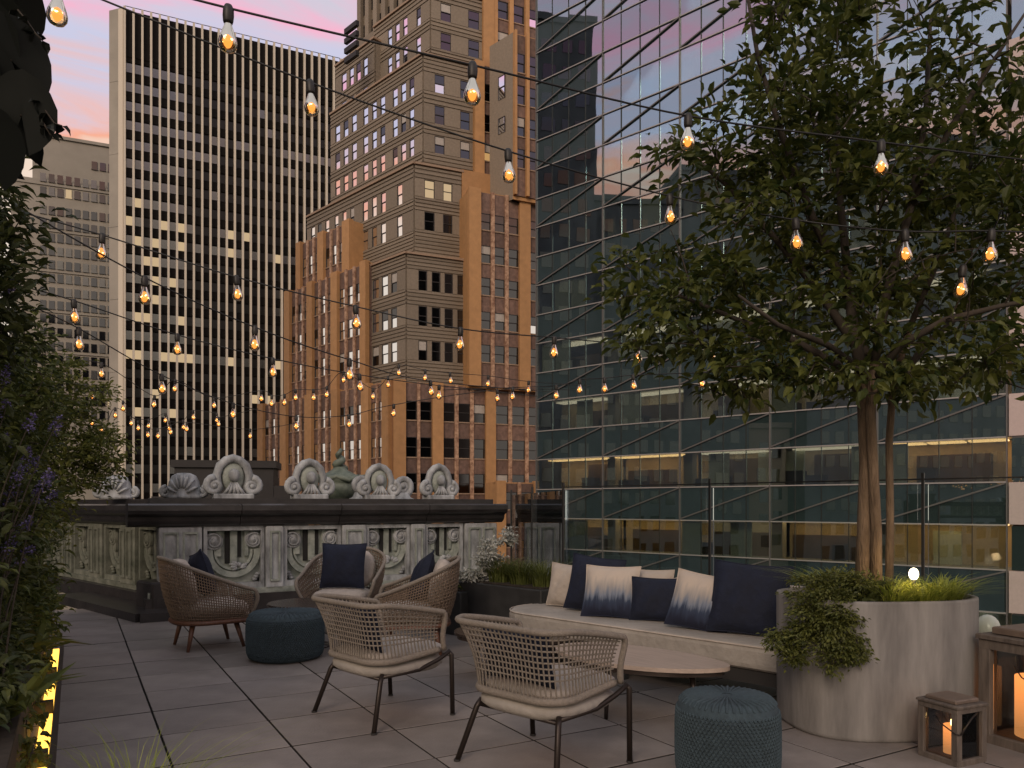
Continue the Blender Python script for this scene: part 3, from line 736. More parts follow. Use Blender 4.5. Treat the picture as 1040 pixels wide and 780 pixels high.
# cartouches standing on the coping
def cartouche(label, loc, rz, s=1.0):
    T = thing('cartouche', label, 'ornament', loc, rz, 'carved cartouches along the balustrade')
    MB().cbox(-.24*s, .24*s, -.09, .10, 0, .06, .01).build('foot', MT['stone_pale'], T)
    MB().tube([(x_*s*1.05, 0, z_*s) for x_, z_ in ((-.13,.10),(-.17,.20),(-.185,.30),(-.15,.41),(-.08,.475),(0,.50),(.08,.475),(.15,.41),(.185,.30),(.17,.20),(.13,.10))], [.03*s,.045*s,.05*s,.052*s,.055*s,.058*s,.055*s,.052*s,.05*s,.045*s,.03*s], 8).build('arched_hood', MT['stone_pale'], T, smooth=True)
    MB().ball((0, .02, .27*s), .14*s, .07, .2*s, 12, 8).build('shell_back', MT['stone_verdigris'], T, smooth=True)
    MB().ball((0, -.06, .29*s), .07*s, .06, .085*s, 12, 8).build('oval_boss', MT['stone_pale'], T, smooth=True)
    q = MB()
    for k in range(5): q.tube([((k-2)*.015*s, -.06, .20*s), ((k-2)*.035*s, -.075, .12*s), ((k-2)*.06*s, -.06, .05*s)], [.012*s, .02*s, .024*s], 5)
    q.build('drapery', MT['stone_pale'], T, smooth=True)
    for sx in (-1, 1):
        q = MB(); q.tube(spiral((sx*.225*s, .155*s), .105*s, .02*s, 90, 1.5, 20, -.02, -sx), [(.05 - .025*i/20)*s for i in range(21)], 7)
        q.ball((sx*.225*s, -.03, .155*s), .035*s, .04, .035*s, 8, 6); q.build('volute', MT['stone_pale'], T, smooth=True)
def bu(u, v=VB + .11, z=1.455): return (u*.866 - v*.5, u*.5 + v*.866, z)
for u, lab in ((1.80, 'widest carved cartouche, above the left end of front balustrade'), (2.80, 'carved cartouche in front of the green urn'), (3.80, 'carved cartouche just right of the green urn'), (4.74, 'rightmost carved cartouche near the end pier of balustrade')):
    cartouche(lab, bu(u), UV + R({1.80: 0, 2.80: 5, 3.80: -4, 4.74: 9}[u]), {1.80: 1.04, 2.80: 1.0, 3.80: .93, 4.74: .97}[u])
for (px, dep, lab) in ((187, 9.9, 'rounded stone finial at the balustrade corner behind left armchair'), (118, 10.6, 'rounded stone finial on the slanting balustrade beside the hedge')):
    q = at(px, 0, dep)
    T = thing('stone_finial', lab, 'ornament', (q.x, q.y, 1.45), R(10), 'rounded finials on the balustrade')
    MB().lathe([(.0, .34), (.08, .335), (.15, .30), (.19, .22), (.205, .12), (.20, .05), (.22, .04), (.22, 0), (0, 0)][::-1], 18, sy=.7, cap=False).build('dome', MT['stone_pale'], T, smooth=True)
    q = MB(); q.tube(spiral((.22, .09), .07, .015, 90, 1.4, 16, 0, -1), .032, 6); q.tube(spiral((-.22, .09), .07, .015, 90, 1.4, 16, 0, 1), .032, 6); q.build('volute_pair', MT['stone_pale'], T, smooth=True)
    q = MB()
    for k in range(7):
        a = R(-66 + k*22); q.tube([(math.sin(a)*.205*t_, -.145 + .08*(t_ > .95), .04 + math.cos(a)*.29*t_) for t_ in (.35, .6, .8, .98)], [.012, .02, .022, .014], 5)
    q.build('shell_ribs', MT['stone_pale'], T, smooth=True)
for (px, dep, lab) in ((366, 11.6, 'small stone scroll between the urn and the next cartouche'), (409, 11.9, 'small pale stone scroll right of the third cartouche')):
    q = at(px, 0, dep); T = thing('stone_scroll', lab, 'ornament', (q.x, q.y, 1.40), UV)
    MB().lathe([(0, 0), (.2, 0), (.2, .05), (.12, .09), (.09, .16), (0, .16)], 12, cap=False).build('foot', MT['stone_pale'], T, smooth=True)
    q = MB(); q.tube(spiral((0, .26), .15, .03, -90, 1.7, 24, 0, 1), [.06 - .03*i/24 for i in range(25)], 7); q.ball((0, 0, .26), .05, .06, .05); q.build('volute', MT['stone_pale'], T, smooth=True)
    MB().box(-.25, .25, -.2, .2, -1.5, 0).build('post', MT['stone_coping'], T)
# green urn
q = at(345, 0, 12.2)
T = thing('garden_urn', 'green copper urn with twisted finial and curled handles behind the balustrade', 'urn', (q.x, q.y, 1.20), R(20))
MB().cbox(-.28, .28, -.28, .28, -1.2, .0, .02).build('pedestal', MT['stone_coping'], T)
MB().lathe([(.0, 0), (.2, 0), (.2, .06), (.12, .10), (.10, .18), (.16, .22), (.27, .30), (.33, .40), (.34, .48), (.30, .52), (.36, .56), (.36, .61), (.25, .66), (.14, .72), (.08, .78), (0, .78)], 24, cap=False).build('bowl', MT['copper_green'], T, smooth=True)
MB().tube([(.07*math.cos(i*.62)*(1 - i/26), .07*math.sin(i*.62)*(1 - i/26), .74 + i*.0155) for i in range(22)], [.075 - .0022*i for i in range(22)], 8).build('twisted_finial', MT['copper_green'], T, smooth=True)
for sx in (-1, 1): MB().tube([(sx*.30, 0, .42), (sx*.40, 0, .46), (sx*.45, 0, .55), (sx*.40, 0, .64), (sx*.31, 0, .63), (sx*.30, 0, .57)], .03, 7).build('handle', MT['copper_green'], T, smooth=True)
q = MB(); q.tube([(.345*math.cos(a*.2618), .345*math.sin(a*.2618), .585 + .03*math.sin(a*1.571)) for a in range(24)], .04, 6, closed=True); q.build('garland', MT['copper_green'], T, smooth=True)
# dark roof plinth beyond
q = at(228, 0, 17.0)
T = thing('roof_plinth', 'black stepped roof plinth behind the left part of balustrade', 'plinth', (q.x, q.y, -3), R(12))
MB().box(-1.05, 1.05, 0, 1.2, 0, 5.20).build('block', MT['roof_black'], T)
MB().box(-1.12, 1.12, -.07, 1.25, 5.20, 5.36).build('cap', MT['roof_black'], T)
MB().box(1.05, 1.45, .02, 1.2, 0, 4.8).build('step', MT['roof_black'], T); MB().box(-1.5, 1.75, -.10, 1.3, 0, 4.55).build('step', MT['roof_black'], T)

# ================================================================== glass guard rail
gdir = Vector((-.698, .716)); g0 = Vector((2.9, 5.35))
GRL = thing('glass_railing', 'clear glass guard rail on slim dark posts behind the sofa', 'railing', (g0.x, g0.y, 0), math.atan2(gdir.y, gdir.x))
for i in range(-3, 3):
    x = i * 1.7
    MB().box(x - .009, x + .009, -.009, .009, 0, 1.60).build('post', MT['metal_post'], GRL)
    if i < 2: MB().box(x + .035, x + 1.665, -.006, .006, .08, 1.52).build('glass_panel', MT['guard_glass'], GRL)
MB().box(-5.1, 3.4, -.005, .005, 1.55, 1.56).build('top_wire', MT['metal_post'], GRL)
ga = g0 + gdir*3.4; gb = Vector((-.02, 11.75)); gv = gb - ga
GR2 = thing('glass_railing', 'short glass guard rail run between the sofa end and balustrade', 'railing', (ga.x, ga.y, 0), math.atan2(gv.y, gv.x))
for i in range(1, 3):
    x = i * gv.length / 2 - .06
    MB().box(x - .013, x + .013, -.013, .013, 0, 1.60).build('post', MT['metal_post'], GR2)
    MB().box(x - gv.length/2 + .1, x - .03, -.006, .006, .08, 1.52).build('glass_panel', MT['guard_glass'], GR2)

# ================================================================== woven chairs
def upath(w, yb, yf, r, n):
    """plan of a U open to the front: right front -> back -> left front; even spacing"""
    P = []
    for i in range(8): P.append((w, yf + (yb + r - yf) * i / 8))
    for i in range(11): a = R(-90*i/10); P.append((w - r + r*math.cos(a), yb + r + r*math.sin(a)))
    for i in range(1, 8): P.append((w - r + (-2*(w - r)) * i / 8, yb))
    for i in range(11): a = R(-90 - 90*i/10); P.append((-w + r + r*math.cos(a), yb + r + r*math.sin(a)))
    for i in range(1, 9): P.append((-w, yb + r + (yf - yb - r) * i / 8))
    d = [0]
    for i in range(1, len(P)): d.append(d[-1] + math.dist(P[i], P[i-1]))
    out = []
    for k in range(n):
        t = d[-1] * k / (n - 1); i = 0
        while i < len(d) - 2 and d[i+1] < t: i += 1
        f = (t - d[i]) / max(1e-9, d[i+1] - d[i]); out.append((P[i][0] + (P[i+1][0]-P[i][0])*f, P[i][1] + (P[i+1][1]-P[i][1])*f))
    return out
def cushion(w, d, h, e=4.0, n=22, m=7, crown=.25):
    """soft pad, superellipse plan, rounded sides"""
    mb = MB(); vs = []
    for i in range(m + 1):
        a = -math.pi/2 + math.pi * i / m
        k = (abs(math.cos(a)) ** .45); z = math.sin(a) * h/2
        for j in range(n*2):
            t = math.pi * j / n; c, s_ = math.cos(t), math.sin(t)
            vs.append((w/2 * k * math.copysign(abs(c)**(2/e), c), d/2 * k * math.copysign(abs(s_)**(2/e), s_), z))
    N = n*2
    fs = [(i*N+j, i*N+(j+1)%N, (i+1)*N+(j+1)%N, (i+1)*N+j) for i in range(m) for j in range(N)]
    return mb.add(vs, fs)
def pillow_mesh(w, h, t, m, n=14, name='pillow'):
    mb = MB()
    def g(a): return max(0.0, 1 - abs(a)**2.6)
    for sgn in (-1, 1):
        vs = []
        for i in range(n + 1):
            for j in range(n + 1):
                a, b = -1 + 2*i/n, -1 + 2*j/n
                pin = 1 - .07*(1 - b*b)*abs(a)**3; pin2 = 1 - .07*(1 - a*a)*abs(b)**3
                wr_ = .012*math.sin(9*a + 4*b*sgn) * g(a)*g(b)
                vs.append((a*w/2*pin, sgn*(t/2)*(g(a)*g(b))**.5 + wr_, h/2 + b*h/2*pin2))
        fs = []
        for i in range(n):
            for j in range(n):
                q = (i*(n+1)+j, (i+1)*(n+1)+j, (i+1)*(n+1)+j+1, i*(n+1)+j+1); fs.append(q if sgn < 0 else q[::-1])
        mb.add(vs, fs)
    per = [(-1+2*i/n, -1) for i in range(n)] + [(1, -1+2*i/n) for i in range(n)] + [(1-2*i/n, 1) for i in range(n)] + [(-1, 1-2*i/n) for i in range(n)]
    mb.tube([(a*w/2*(1 - .07*(1-b*b)*abs(a)**3), 0, h/2 + b*h/2*(1 - .07*(1-a*a)*abs(b)**3)) for a, b in per], .006, 5, closed=True)
    return mb.mesh(name, m, True)

def smooth_path(P, n=3):
    out = []; m = len(P)
    for i in range(m - 1):
        p0, p1, p2, p3 = P[max(0, i-1)], P[i], P[i+1], P[min(m-1, i+2)]
        for j in range(n):
            t = j/n; out.append(.5*((2*p1) + (p2-p0)*t + (2*p0-5*p1+4*p2-p3)*t*t + (3*p1-p0-3*p2+p3)*t**3))
    return out + [P[-1]]
def rope_chair():
    """open rope grid back, bronze tube legs; front is +y"""
    T = empty('rope_armchair')
    n = 57
    up = upath(.375, -.36, .185, .14, n); lo = upath(.30, -.275, .225, .14, n)
    def zu(y): return .765 - .10 * max(0, min(1, (y + .25) / .55))**1.2
    U = [Vector((x, y, zu(y))) for x, y in up]; Lw = [Vector((x, y, .405 + .035*max(0, (y + .1)/.4))) for x, y in lo]
    rim = [Vector((Lw[0].x + .025, Lw[0].y + .02, Lw[0].z)), Vector((Lw[0].x*.45 + U[0].x*.55, U[0].y + .035, .53)), Vector((U[0].x - .006, U[0].y + .034, U[0].z - .045)), Vector((U[0].x, U[0].y + .018, U[0].z - .008))] + U + [Vector((U[-1].x, U[-1].y + .018, U[-1].z - .008)), Vector((U[-1].x + .006, U[-1].y + .034, U[-1].z - .045)), Vector((Lw[-1].x*.45 + U[-1].x*.55, U[-1].y + .035, .53)), Vector((Lw[-1].x - .025, Lw[-1].y + .02, Lw[-1].z))]
    MB().tube(smooth_path(rim), .0175, 8).build('top_rim', MT['rope_sand'], T, smooth=True)
    MB().tube(Lw, .021, 8).build('lower_rim', MT['rope_sand'], T, smooth=True)
    def S(i, t):
        p = Lw[i].lerp(U[i], t); 
        c = Vector((p.x, p.y, 0)); c.normalize()
        return p + Vector((c.x, c.y, 0)) * (-.022 * math.sin(math.pi * t))
    g = MB()
    for i in range(1, n - 1): g.tube([S(i, t) for t in (0, .25, .5, .75, 1)], .0049, 5, caps=False)
    for t in (.30, .385, .47, .555, .64, .725, .81, .895): g.tube([S(i, t) * 1.0 for i in range(n)], .0048, 5, caps=False)
    o = g.build('woven_rope', MT['rope_sand'], T, smooth=True); o['kind'] = 'stuff'
    pan = cushion(.62, .64, .13, 3.4); pan.xf(Matrix.Translation((0, .03, .345))); pan.build('seat_pan', MT['linen_seat'], T, smooth=True)
    c = cushion(.57, .62, .075, 4); c.xf(Matrix.Translation((0, .055, .425))); c.build('seat_cushion', MT['linen'], T, smooth=True)
    for sx in (-1, 1):
        MB().tube([(sx*.345, -.315, 0), (sx*.285, -.225, .29), (sx*.27, -.20, .33)], .0155, 8).build('leg', MT['bronze_tube'], T, smooth=True)
        MB().tube([(sx*.345, .30, 0), (sx*.352, .285, .40), (sx*.33, .27, .425)], .0155, 8).build('leg', MT['bronze_tube'], T, smooth=True)
        MB().tube([(sx*.275, -.21, .315), (sx*.30, .06, .325), (sx*.325, .20, .375), (sx*.345, .275, .42)], .014, 8).build('side_rail', MT['bronze_tube'], T, smooth=True)
        for y_ in (-.315, .30): MB().lathe([(.0, 0), (.018, 0), (.018, .012), (0, .012)], 8, (sx*.345, y_, 0), cap=False).build('foot_cap', MT['frame_dark'], T)
    MB().tube([(-.275, -.21, .30), (.275, -.21, .30)], .012, 8).build('cross_rail', MT['bronze_tube'], T, smooth=True)
    return T
def face_rot(fx, fy): return math.atan2(-fx, fy)
rc = rope_chair()
rc.location = (-.845, 5.0, 0); rc.rotation_euler.z = face_rot(.71, .70)
tag(rc, 'sand rope armchair on thin bronze legs, farther from camera, right of rear pouf', 'armchair', 'rope armchairs')
r2 = copy_tree(rc); r2.location = (.172, 4.067, 0); r2.rotation_euler.z = face_rot(.683, .73)
tag(r2, 'nearest sand rope armchair on thin bronze legs, seen from behind, centre foreground', 'armchair', 'rope armchairs')

def tub_chair():
    """close woven tub on a wooden ring with four tapered legs; front is +y"""
    T = empty('woven_tub_chair'); n = 89
    up = upath(.425, -.42, .30, .34, n); lo = upath(.315, -.31, .30, .26, n)
    def zu(y): return .57 + .30 * (max(0, (.30 - y) / .72)) ** 1.15
    U = [Vector((x, y, zu(y))) for x, y in up]; Lw = [Vector((x, y, .275)) for x, y in lo]
    rim = [Vector((Lw[0].x + .015, Lw[0].y + .01, .30)), Vector((U[0].x - .02, U[0].y + .05, .46)), Vector((U[0].x, U[0].y + .03, .545))] + U + [Vector((U[-1].x, U[-1].y + .03, .545)), Vector((U[-1].x + .02, U[-1].y + .05, .46)), Vector((Lw[-1].x - .015, Lw[-1].y + .01, .30))]
    MB().tube(smooth_path(rim), .019, 8).build('top_rim', MT['rope_sand'], T, smooth=True)
    def S(i, t, o_=0.0):
        p = Lw[i].lerp(U[i], t); c = Vector((p.x, p.y, 0)); c.normalize()
        return p + c * (.03 * math.sin(math.pi * t) + o_)
    g = MB(); m = 17
    for i in range(1, n - 1): g.tube([S(i, t/8, .004 if (i + t) % 2 else -.004) for t in range(9)], .0052, 5, caps=False)
    for k in range(1, m):
        t = k / m; g.tube([S(i, t, -.004 if (i + k) % 2 else .004) for i in range(n)], .0050, 5, caps=False)
    o = g.build('woven_shell', MT['rope_brown'], T, smooth=True); o['kind'] = 'stuff'
    ring = [Vector((x*1.03, y*1.03, .265)) for x, y in lo] + [Vector((-.20, .335, .265)), Vector((0, .345, .265)), Vector((.20, .335, .265))]
    MB().tube(ring, .024, 7, closed=True).build('base_ring', MT['wood_leg'], T, smooth=True)
    MB().prism([(x*.97, y*.97) for x, y in lo], .262, .280).build('seat_board', MT['wood_leg'], T)
    for sx in (-1, 1):
        for (y, y2) in ((-.19, -.245), (.20, .27)):
            MB().tube([(sx*.255, y2, 0), (sx*.215, y, .26)], [.015, .027], 8).build('leg', MT['wood_leg'], T, smooth=True)
    c = cushion(.60, .60, .17, 4); c.xf(Matrix.Translation((0, .05, .37))); c.build('seat_cushion', MT['linen'], T, smooth=True)
    b = cushion(.56, .17, .44, 3.2); b.xf(Matrix.Translation((0, -.235, .645)) @ Matrix.Rotation(R(14), 4, 'X')); b.build('back_cushion', MT['linen'], T, smooth=True)
    return T
tcv = tub_chair()
spots = [((-2.97, 7.40), (.80, .60), 'brown woven tub chair on wooden legs at left, turned to the right'),
         ((-1.86, 8.42), (-.10, -1), 'brown woven tub chair facing the camera between two others'),
         ((-.92, 7.15), (-.98, -.10), 'brown woven tub chair behind the rope armchair, turned to the left')]
for i, (p, f, lab) in enumerate(spots):
    o = tcv if i == 0 else copy_tree(tcv)
    o.location = (p[0], p[1], 0); o.rotation_euler.z = face_rot(*f); tag(o, lab, 'tub chair', 'woven tub chairs')

# loose pillows: local -y is the face that shows, base at z = 0
def pillow(label, me, loc, fx, fy, lean=16, roll=0, cat='pillow', group='navy pillows'):
    o = link('pillow', me, None, loc, (0, 0, 0))
    rzv = math.atan2(fx, -fy)
    o.rotation_euler = (Matrix.Rotation(rzv, 3, 'Z') @ Matrix.Rotation(R(-lean), 3, 'X') @ Matrix.Rotation(R(roll), 3, 'Y')).to_euler()
    return tag(o, label, cat, group)
nv50 = pillow_mesh(.50, .50, .17, MT['navy']); nv26 = pillow_mesh(.48, .30, .13, MT['navy']); nv40 = pillow_mesh(.46, .36, .15, MT['navy']); nv46 = pillow_mesh(.46, .44, .16, MT['navy'])
om46 = pillow_mesh(.48, .45, .16, MT['ombre_cloth']); bg44 = pillow_mesh(.44, .40, .17, MT['linen'])
pillow('navy pillow upright in the camera-facing tub chair', nv50, (-1.87, 8.33, .455), -.08, -1, 12)
pillow('navy pillow leaning in the left tub chair', nv46, (-2.97, 7.46, .49), .62, .5, 16, 12)
pillow('navy pillow tilted in the tub chair behind the rope armchair', nv46, (-.92, 7.25, .47), -.95, -.3, 20, -24)
pillow('navy pillow seen through the rope back of nearest armchair', nv26, (.045, 3.95, .458), .68, .73, 12)
pillow('navy pillow seen through the rope back of second armchair', nv26, (-.975, 4.885, .458), .71, .70, 12)

# ================================================================== sofa
E, Nn = Vector((.7071, -.7071)), Vector((.7071, .7071))
SOF = thing('outdoor_sofa', 'long low beige cushioned sofa with dark frame before the glass railing', 'sofa', (1.80, 4.93, 0), R(-45))
# local x runs to the right end (0) from the left (-2.8); local y towards the back
sl = 2.82
MB().cbox(-sl + .25, -.01, .04, .84, .16, .255, .01).build('frame', MT['frame_dark'], SOF)
MB().cbox(-.045, .02, .0, .88, 0, .46, .008).build('end_panel', MT['frame_dark'], SOF)
for x, y in ((-sl + .45, .10), (-sl + .45, .76), (-1.4, .10), (-1.4, .76)): MB().cbox(x - .03, x + .03, y - .03, y + .03, 0, .16, .005).build('leg', MT['frame_dark'], SOF)
mb = MB(); prof = []
pl = [(-.055, 0)]
def plan(k):
    P = [(-.06, .0 + k), (-sl + .40, .0 + k)]
    for i in range(1, 12):
        a = R(-90 - 180*i/12); P.append((-sl + .40 + (.40 - k)*math.cos(a), .42 + (.42 - k)*math.sin(a)))
    P += [(-sl + .40, .84 - k), (-.06, .84 - k)]; return P
lay = [(.03, .255), (.006, .272), (0, .30), (0, .385), (.008, .41), (.03, .425), (.08, .432)]
N = len(plan(0))
for k, z in lay: mb.v += [(x, y, z) for x, y in plan(k)]
mb.f = [(i*N+j, i*N+(j+1)%N, (i+1)*N+(j+1)%N, (i+1)*N+j) for i in range(len(lay)-1) for j in range(N)] + [tuple(range(N-1,-1,-1)), tuple((len(lay)-1)*N+j for j in range(N))]
mb.f = [f[::-1] for f in mb.f]; mb.m = [0]*len(mb.f)
mb.build('seat_cushion', MT['linen_seat'], SOF)
MB().tube([(x, y, .418) for x, y in plan(.004)], .006, 5, closed=True).build('piping', MT['linen'], SOF, smooth=True)
MB().cbox(-sl + .55, -.02, .80, .90, .255, .62, .02).build('backrest', MT['frame_dark'], SOF)
for i in range(3):
    w = (sl - .75) / 3; c = cushion(w - .01, .18, .36, 5); c.xf(Matrix.Translation((-sl + .70 + w*(i + .5), .72, .60)) @ Matrix.Rotation(R(8), 4, 'X')); c.build('back_cushion', MT['linen'], SOF, smooth=True)
SZ = .432
pillow('beige pillow at the far left end of the sofa', bg44, (.50, 6.95, SZ), -.55, -.83, 12, 3, group='beige pillows')
pillow('navy pillow behind the left blue and white pillow', nv50, (.68, 6.66, SZ), -.45, -.9, 14, 6)
pillow('ink-dyed blue and white pillow left of centre on sofa', om46, (.80, 6.32, SZ), -.42, -.9, 20, 0, group='ink-dyed pillows')
pillow('small navy pillow between the two blue and white pillows', nv40, (1.17, 6.12, SZ), -.40, -.92, 16)
pillow('tilted blue and white ink-dyed pillow right of centre on sofa', om46, (1.37, 5.70, SZ), -.5, -.86, 22, 8, group='ink-dyed pillows')
pillow('large navy pillow at the right end of the sofa', pillow_mesh(.56, .54, .18, MT['navy']), (1.68, 5.47, SZ), -.42, -.9, 18, 4)
pillow('beige pillow peeking over the small navy pillow', bg44, (1.14, 6.42, SZ), -.5, -.86, 10, group='beige pillows')

# ================================================================== tables
def pebble(pts, n=10):
    P = []
    m = len(pts)
    for i in range(m):
        p0, p1, p2, p3 = [Vector(pts[(i + k - 1) % m]) for k in range(4)]
        for j in range(n):
            t = j / n
            P.append(.5*((2*p1) + (p2-p0)*t + (2*p0-5*p1+4*p2-p3)*t*t + (3*p1-p0-3*p2+p3)*t**3))
    return [(p.x, p.y) for p in P]
def table(label, loc, rz, poly, h, th, top, edge, legs):
    T = thing('coffee_table', label, 'table', (*loc, 0), rz)
    P = pebble(poly)
    MB().prism(P, h - th, h).build('table_top', MT[top], T)
    MB().prism([(x*.95, y*.95) for x, y in P], h - th - .03, h - th - .001).build('apron', MT[edge], T)
    for x, y in legs: MB().tube([(x*1.08, y*1.08, 0), (x, y, h - th - .03)], [.013, .02], 8).build('leg', MT[edge], T, smooth=True)
table('pebble-shaped pale wood coffee table beside the front pouf', (.78, 4.97), R(-45), [(.62, .16), (.40, .31), (0, .345), (-.45, .24), (-.60, -.04), (-.35, -.25), (.10, -.27), (.46, -.10)], .385, .026, 'table_wood', 'table_dark', [(.38, .12), (-.38, .10), (-.05, -.18)])
table('low dark pebble table between the rope armchairs and sofa', (-.02, 6.05), R(-38), [(.50, .05), (.28, .28), (-.2, .27), (-.52, .05), (-.36, -.24), (.05, -.28), (.38, -.18)], .345, .02, 'table_dark', 'table_dark', [(.33, .03), (-.36, .05), (0, -.18)])
T = thing('round_table', 'round dark bronze coffee table amid the woven tub chairs', 'table', (-1.98, 7.38, 0))
MB().lathe([(0, .405), (.385, .405), (.39, .412), (.385, .425), (0, .425)], 40, cap=False).build('table_top', MT['table_dark'], T)
MB().lathe([(0, 0), (.22, 0), (.22, .012), (.03, .02), (.025, .40), (.1, .404), (0, .404)], 24, cap=False).build('pedestal', MT['table_dark'], T, smooth=True)

# ================================================================== knitted poufs
def pouf(label, loc, r, h):
    T = thing('knitted_pouf', label, 'pouf', (*loc, 0), 0, 'knitted poufs')
    prof = [(r*.80, 0), (r*.93, .02), (r*.985, .07), (r, h*.35), (r, h*.65), (r*.99, h*.82), (r*.94, h*.93), (r*.84, h*.985), (r*.6, h), (0, h*1.005)]
    MB().lathe(prof, 40, cap=False).build('body', MT['knit_teal'], T, smooth=True)
    # raised knit: rows of stitches as small V ridges round the body and radial ribs on top
    nr = int(h * .84 / .0165); nc = int(2*math.pi*r / .021); g = MB()
    def rad(z):
        for (r0, z0), (r1, z1) in zip(prof, prof[1:]):
            if z0 <= z <= z1 and z1 > z0: return r0 + (r1-r0)*(z-z0)/(z1-z0)
        return r
    for i in range(nr):
        z = .03 + i * .0165
        for j in range(nc):
            a = 2*math.pi*(j + .5*(i % 2))/nc; da = .0098/r
            for sg in (-1, 1):
                q0 = (a, z + .012, .004); q1 = (a + sg*da, z - .002, .0035)
                c0, c1 = [( (rad(zz) + k_), aa, zz) for aa, zz, k_ in (q0, q1)]
                V = []
                for (rr_, aa, zz) in (c0, c1):
                    V += [((rr_ - .004)*math.cos(aa), (rr_ - .004)*math.sin(aa), zz - .006), ((rr_ + .003)*math.cos(aa), (rr_ + .003)*math.sin(aa), zz), ((rr_ - .004)*math.cos(aa), (rr_ - .004)*math.sin(aa), zz + .006)]
                g.add(V, [(0, 3, 4, 1), (1, 4, 5, 2)])
    o = g.build('knit_stitches', MT['knit_teal'], T); o['kind'] = 'stuff'
    g = MB()
    for j in range(44):
        a = 2*math.pi*j/44
        g.tube([(rr_*math.cos(a), rr_*math.sin(a), zz + .001) for rr_, zz in ((r*.1, h), (r*.45, h + .001), (r*.68, h*.995), (r*.84, h*.985), (r*.94, h*.93))], [.004, .007, .008, .008, .006], 5, caps=False)
    g.build('top_ribs', MT['knit_teal'], T, smooth=True)
q = ground(290, 668)
pouf('wide teal knitted pouf on the paving beside left tub chair', (q.x, q.y), .335, .42)
pouf('tall narrow teal knitted pouf in the right foreground', (1.07, 3.77), .25, .43)

# ================================================================== candle lanterns
def lantern(label, loc, rz, w, h, cr_, ch_):
    T = thing('candle_lantern', label, 'lantern', (*loc, 0), rz, 'wooden candle lanterns')
    p = w * .16; a = w / 2
    MB().cbox(-a, a, -a, a, 0, p*.8, .004).build('base', MT['lantern_wood'], T)
    for sx in (-1, 1):
        for sy in (-1, 1): MB().cbox(min(sx*a, sx*(a-p)), max(sx*a, sx*(a-p)), min(sy*a, sy*(a-p)), max(sy*a, sy*(a-p)), p*.8, h*.80, .003).build('corner_post', MT['lantern_wood'], T)
    MB().cbox(-a, a, -a, a, h*.80, h*.88, .004).build('head_rail', MT['lantern_wood'], T)
    MB().cbox(-a*1.06, a*1.06, -a*1.06, a*1.06, h*.882, h*.92, .004).build('roof_board', MT['lantern_wood'], T)
    MB().cbox(-a*.78, a*.78, -a*.78, a*.78, h*.93, h*.985, .006).build('roof_cap', MT['lantern_cap'], T)
    for k in range(4):
        g = MB().box(-a + p, a - p, -a + p*.5, -a + p*.5 + .003, p*.8, h*.80); g.xf(Matrix.Rotation(R(90*k), 4, 'Z')); g.build('glass_pane', MT['lantern_glass'], T)
    g = MB(); g.tube([(-a - .006, 0, h*.70), (-a - .008, -a*.2, h*.62), (-a - .01, -a*.9, h*.52), (a*.0 - a, -a - .012, h*.50)], .004, 6); g.tube([(-a*.95, -a - .012, h*.50), (-a*.2, -a - .014, h*.74), (a*.2, -a - .010, h*.80)], .0045, 6)
    g.build('handle', MT['bronze_tube'], T, smooth=True)
    c = MB().lathe([(0, p*.8), (cr_, p*.8), (cr_, p*.8 + ch_), (cr_*.85, p*.8 + ch_ + .004), (0, p*.8 + ch_ - .012)], 24, cap=False).build('candle', MT['candle_glow'], T, smooth=True)
    MB().ball((0, 0, p*.8 + ch_ + .014), .007, .007, .02, 8, 6).build('flame', MT['flame'], c)
lantern('small wooden candle lantern in front of the concrete planter', (2.39, 4.12), R(24), .235, .345, .042, .15)
lantern('big wooden candle lantern cut by the right edge', (3.00, 4.32), R(24), .42, .68, .115, .34)
q = at(1003, 0, 5.5)
T = thing('globe_lamp', 'small frosted globe lamp just behind the planter on the right', 'lamp', (q.x, q.y, 0))
MB().lathe([(0, 0), (.07, 0), (.07, .01), (.015, .02), (.015, .36), (0, .36)], 12, cap=False).build('stem', MT['metal_post'], T)
MB().ball((0, 0, .47), .085, .085, .11, 16, 10).build('globe', mat('frosted', (.8, .78, .72), .25), T, smooth=True)
# ================================================================== planting
import numpy as np
leafmat('leaf_tree', (.030, .050, .012), (.140, .155, .034), .42)
leafmat('leaf_dark', (.024, .036, .012), (.085, .098, .028), .3)
leafmat('leaf_mid', (.04, .06, .016), (.14, .16, .04), .35)
leafmat('leaf_far', (.06, .08, .02), (.20, .21, .05), .4)
leafmat('leaf_lime', (.10, .15, .02), (.22, .26, .05), .35)
leafmat('leaf_bronze', (.055, .07, .02), (.17, .18, .045), .3)
leafmat('leaf_big', (.006, .008, .007), (.014, .017, .012), .1)
leafmat('petal_purple', (.08, .06, .20), (.20, .17, .34), .2)
leafmat('leaf_silver', (.30, .31, .28), (.55, .55, .50), .2)
leafmat('grass_blade', (.17, .22, .03), (.42, .46, .10), .35)
leafmat('grass_olive', (.07, .09, .02), (.16, .18, .05), .35)
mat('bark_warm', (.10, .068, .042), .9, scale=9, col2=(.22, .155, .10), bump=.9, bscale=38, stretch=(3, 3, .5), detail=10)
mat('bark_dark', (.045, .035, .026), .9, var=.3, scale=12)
mat('timber_dark', (.05, .035, .025), .7, var=.3, scale=4, stretch=(1, 8, 8))
NR = np.random.RandomState
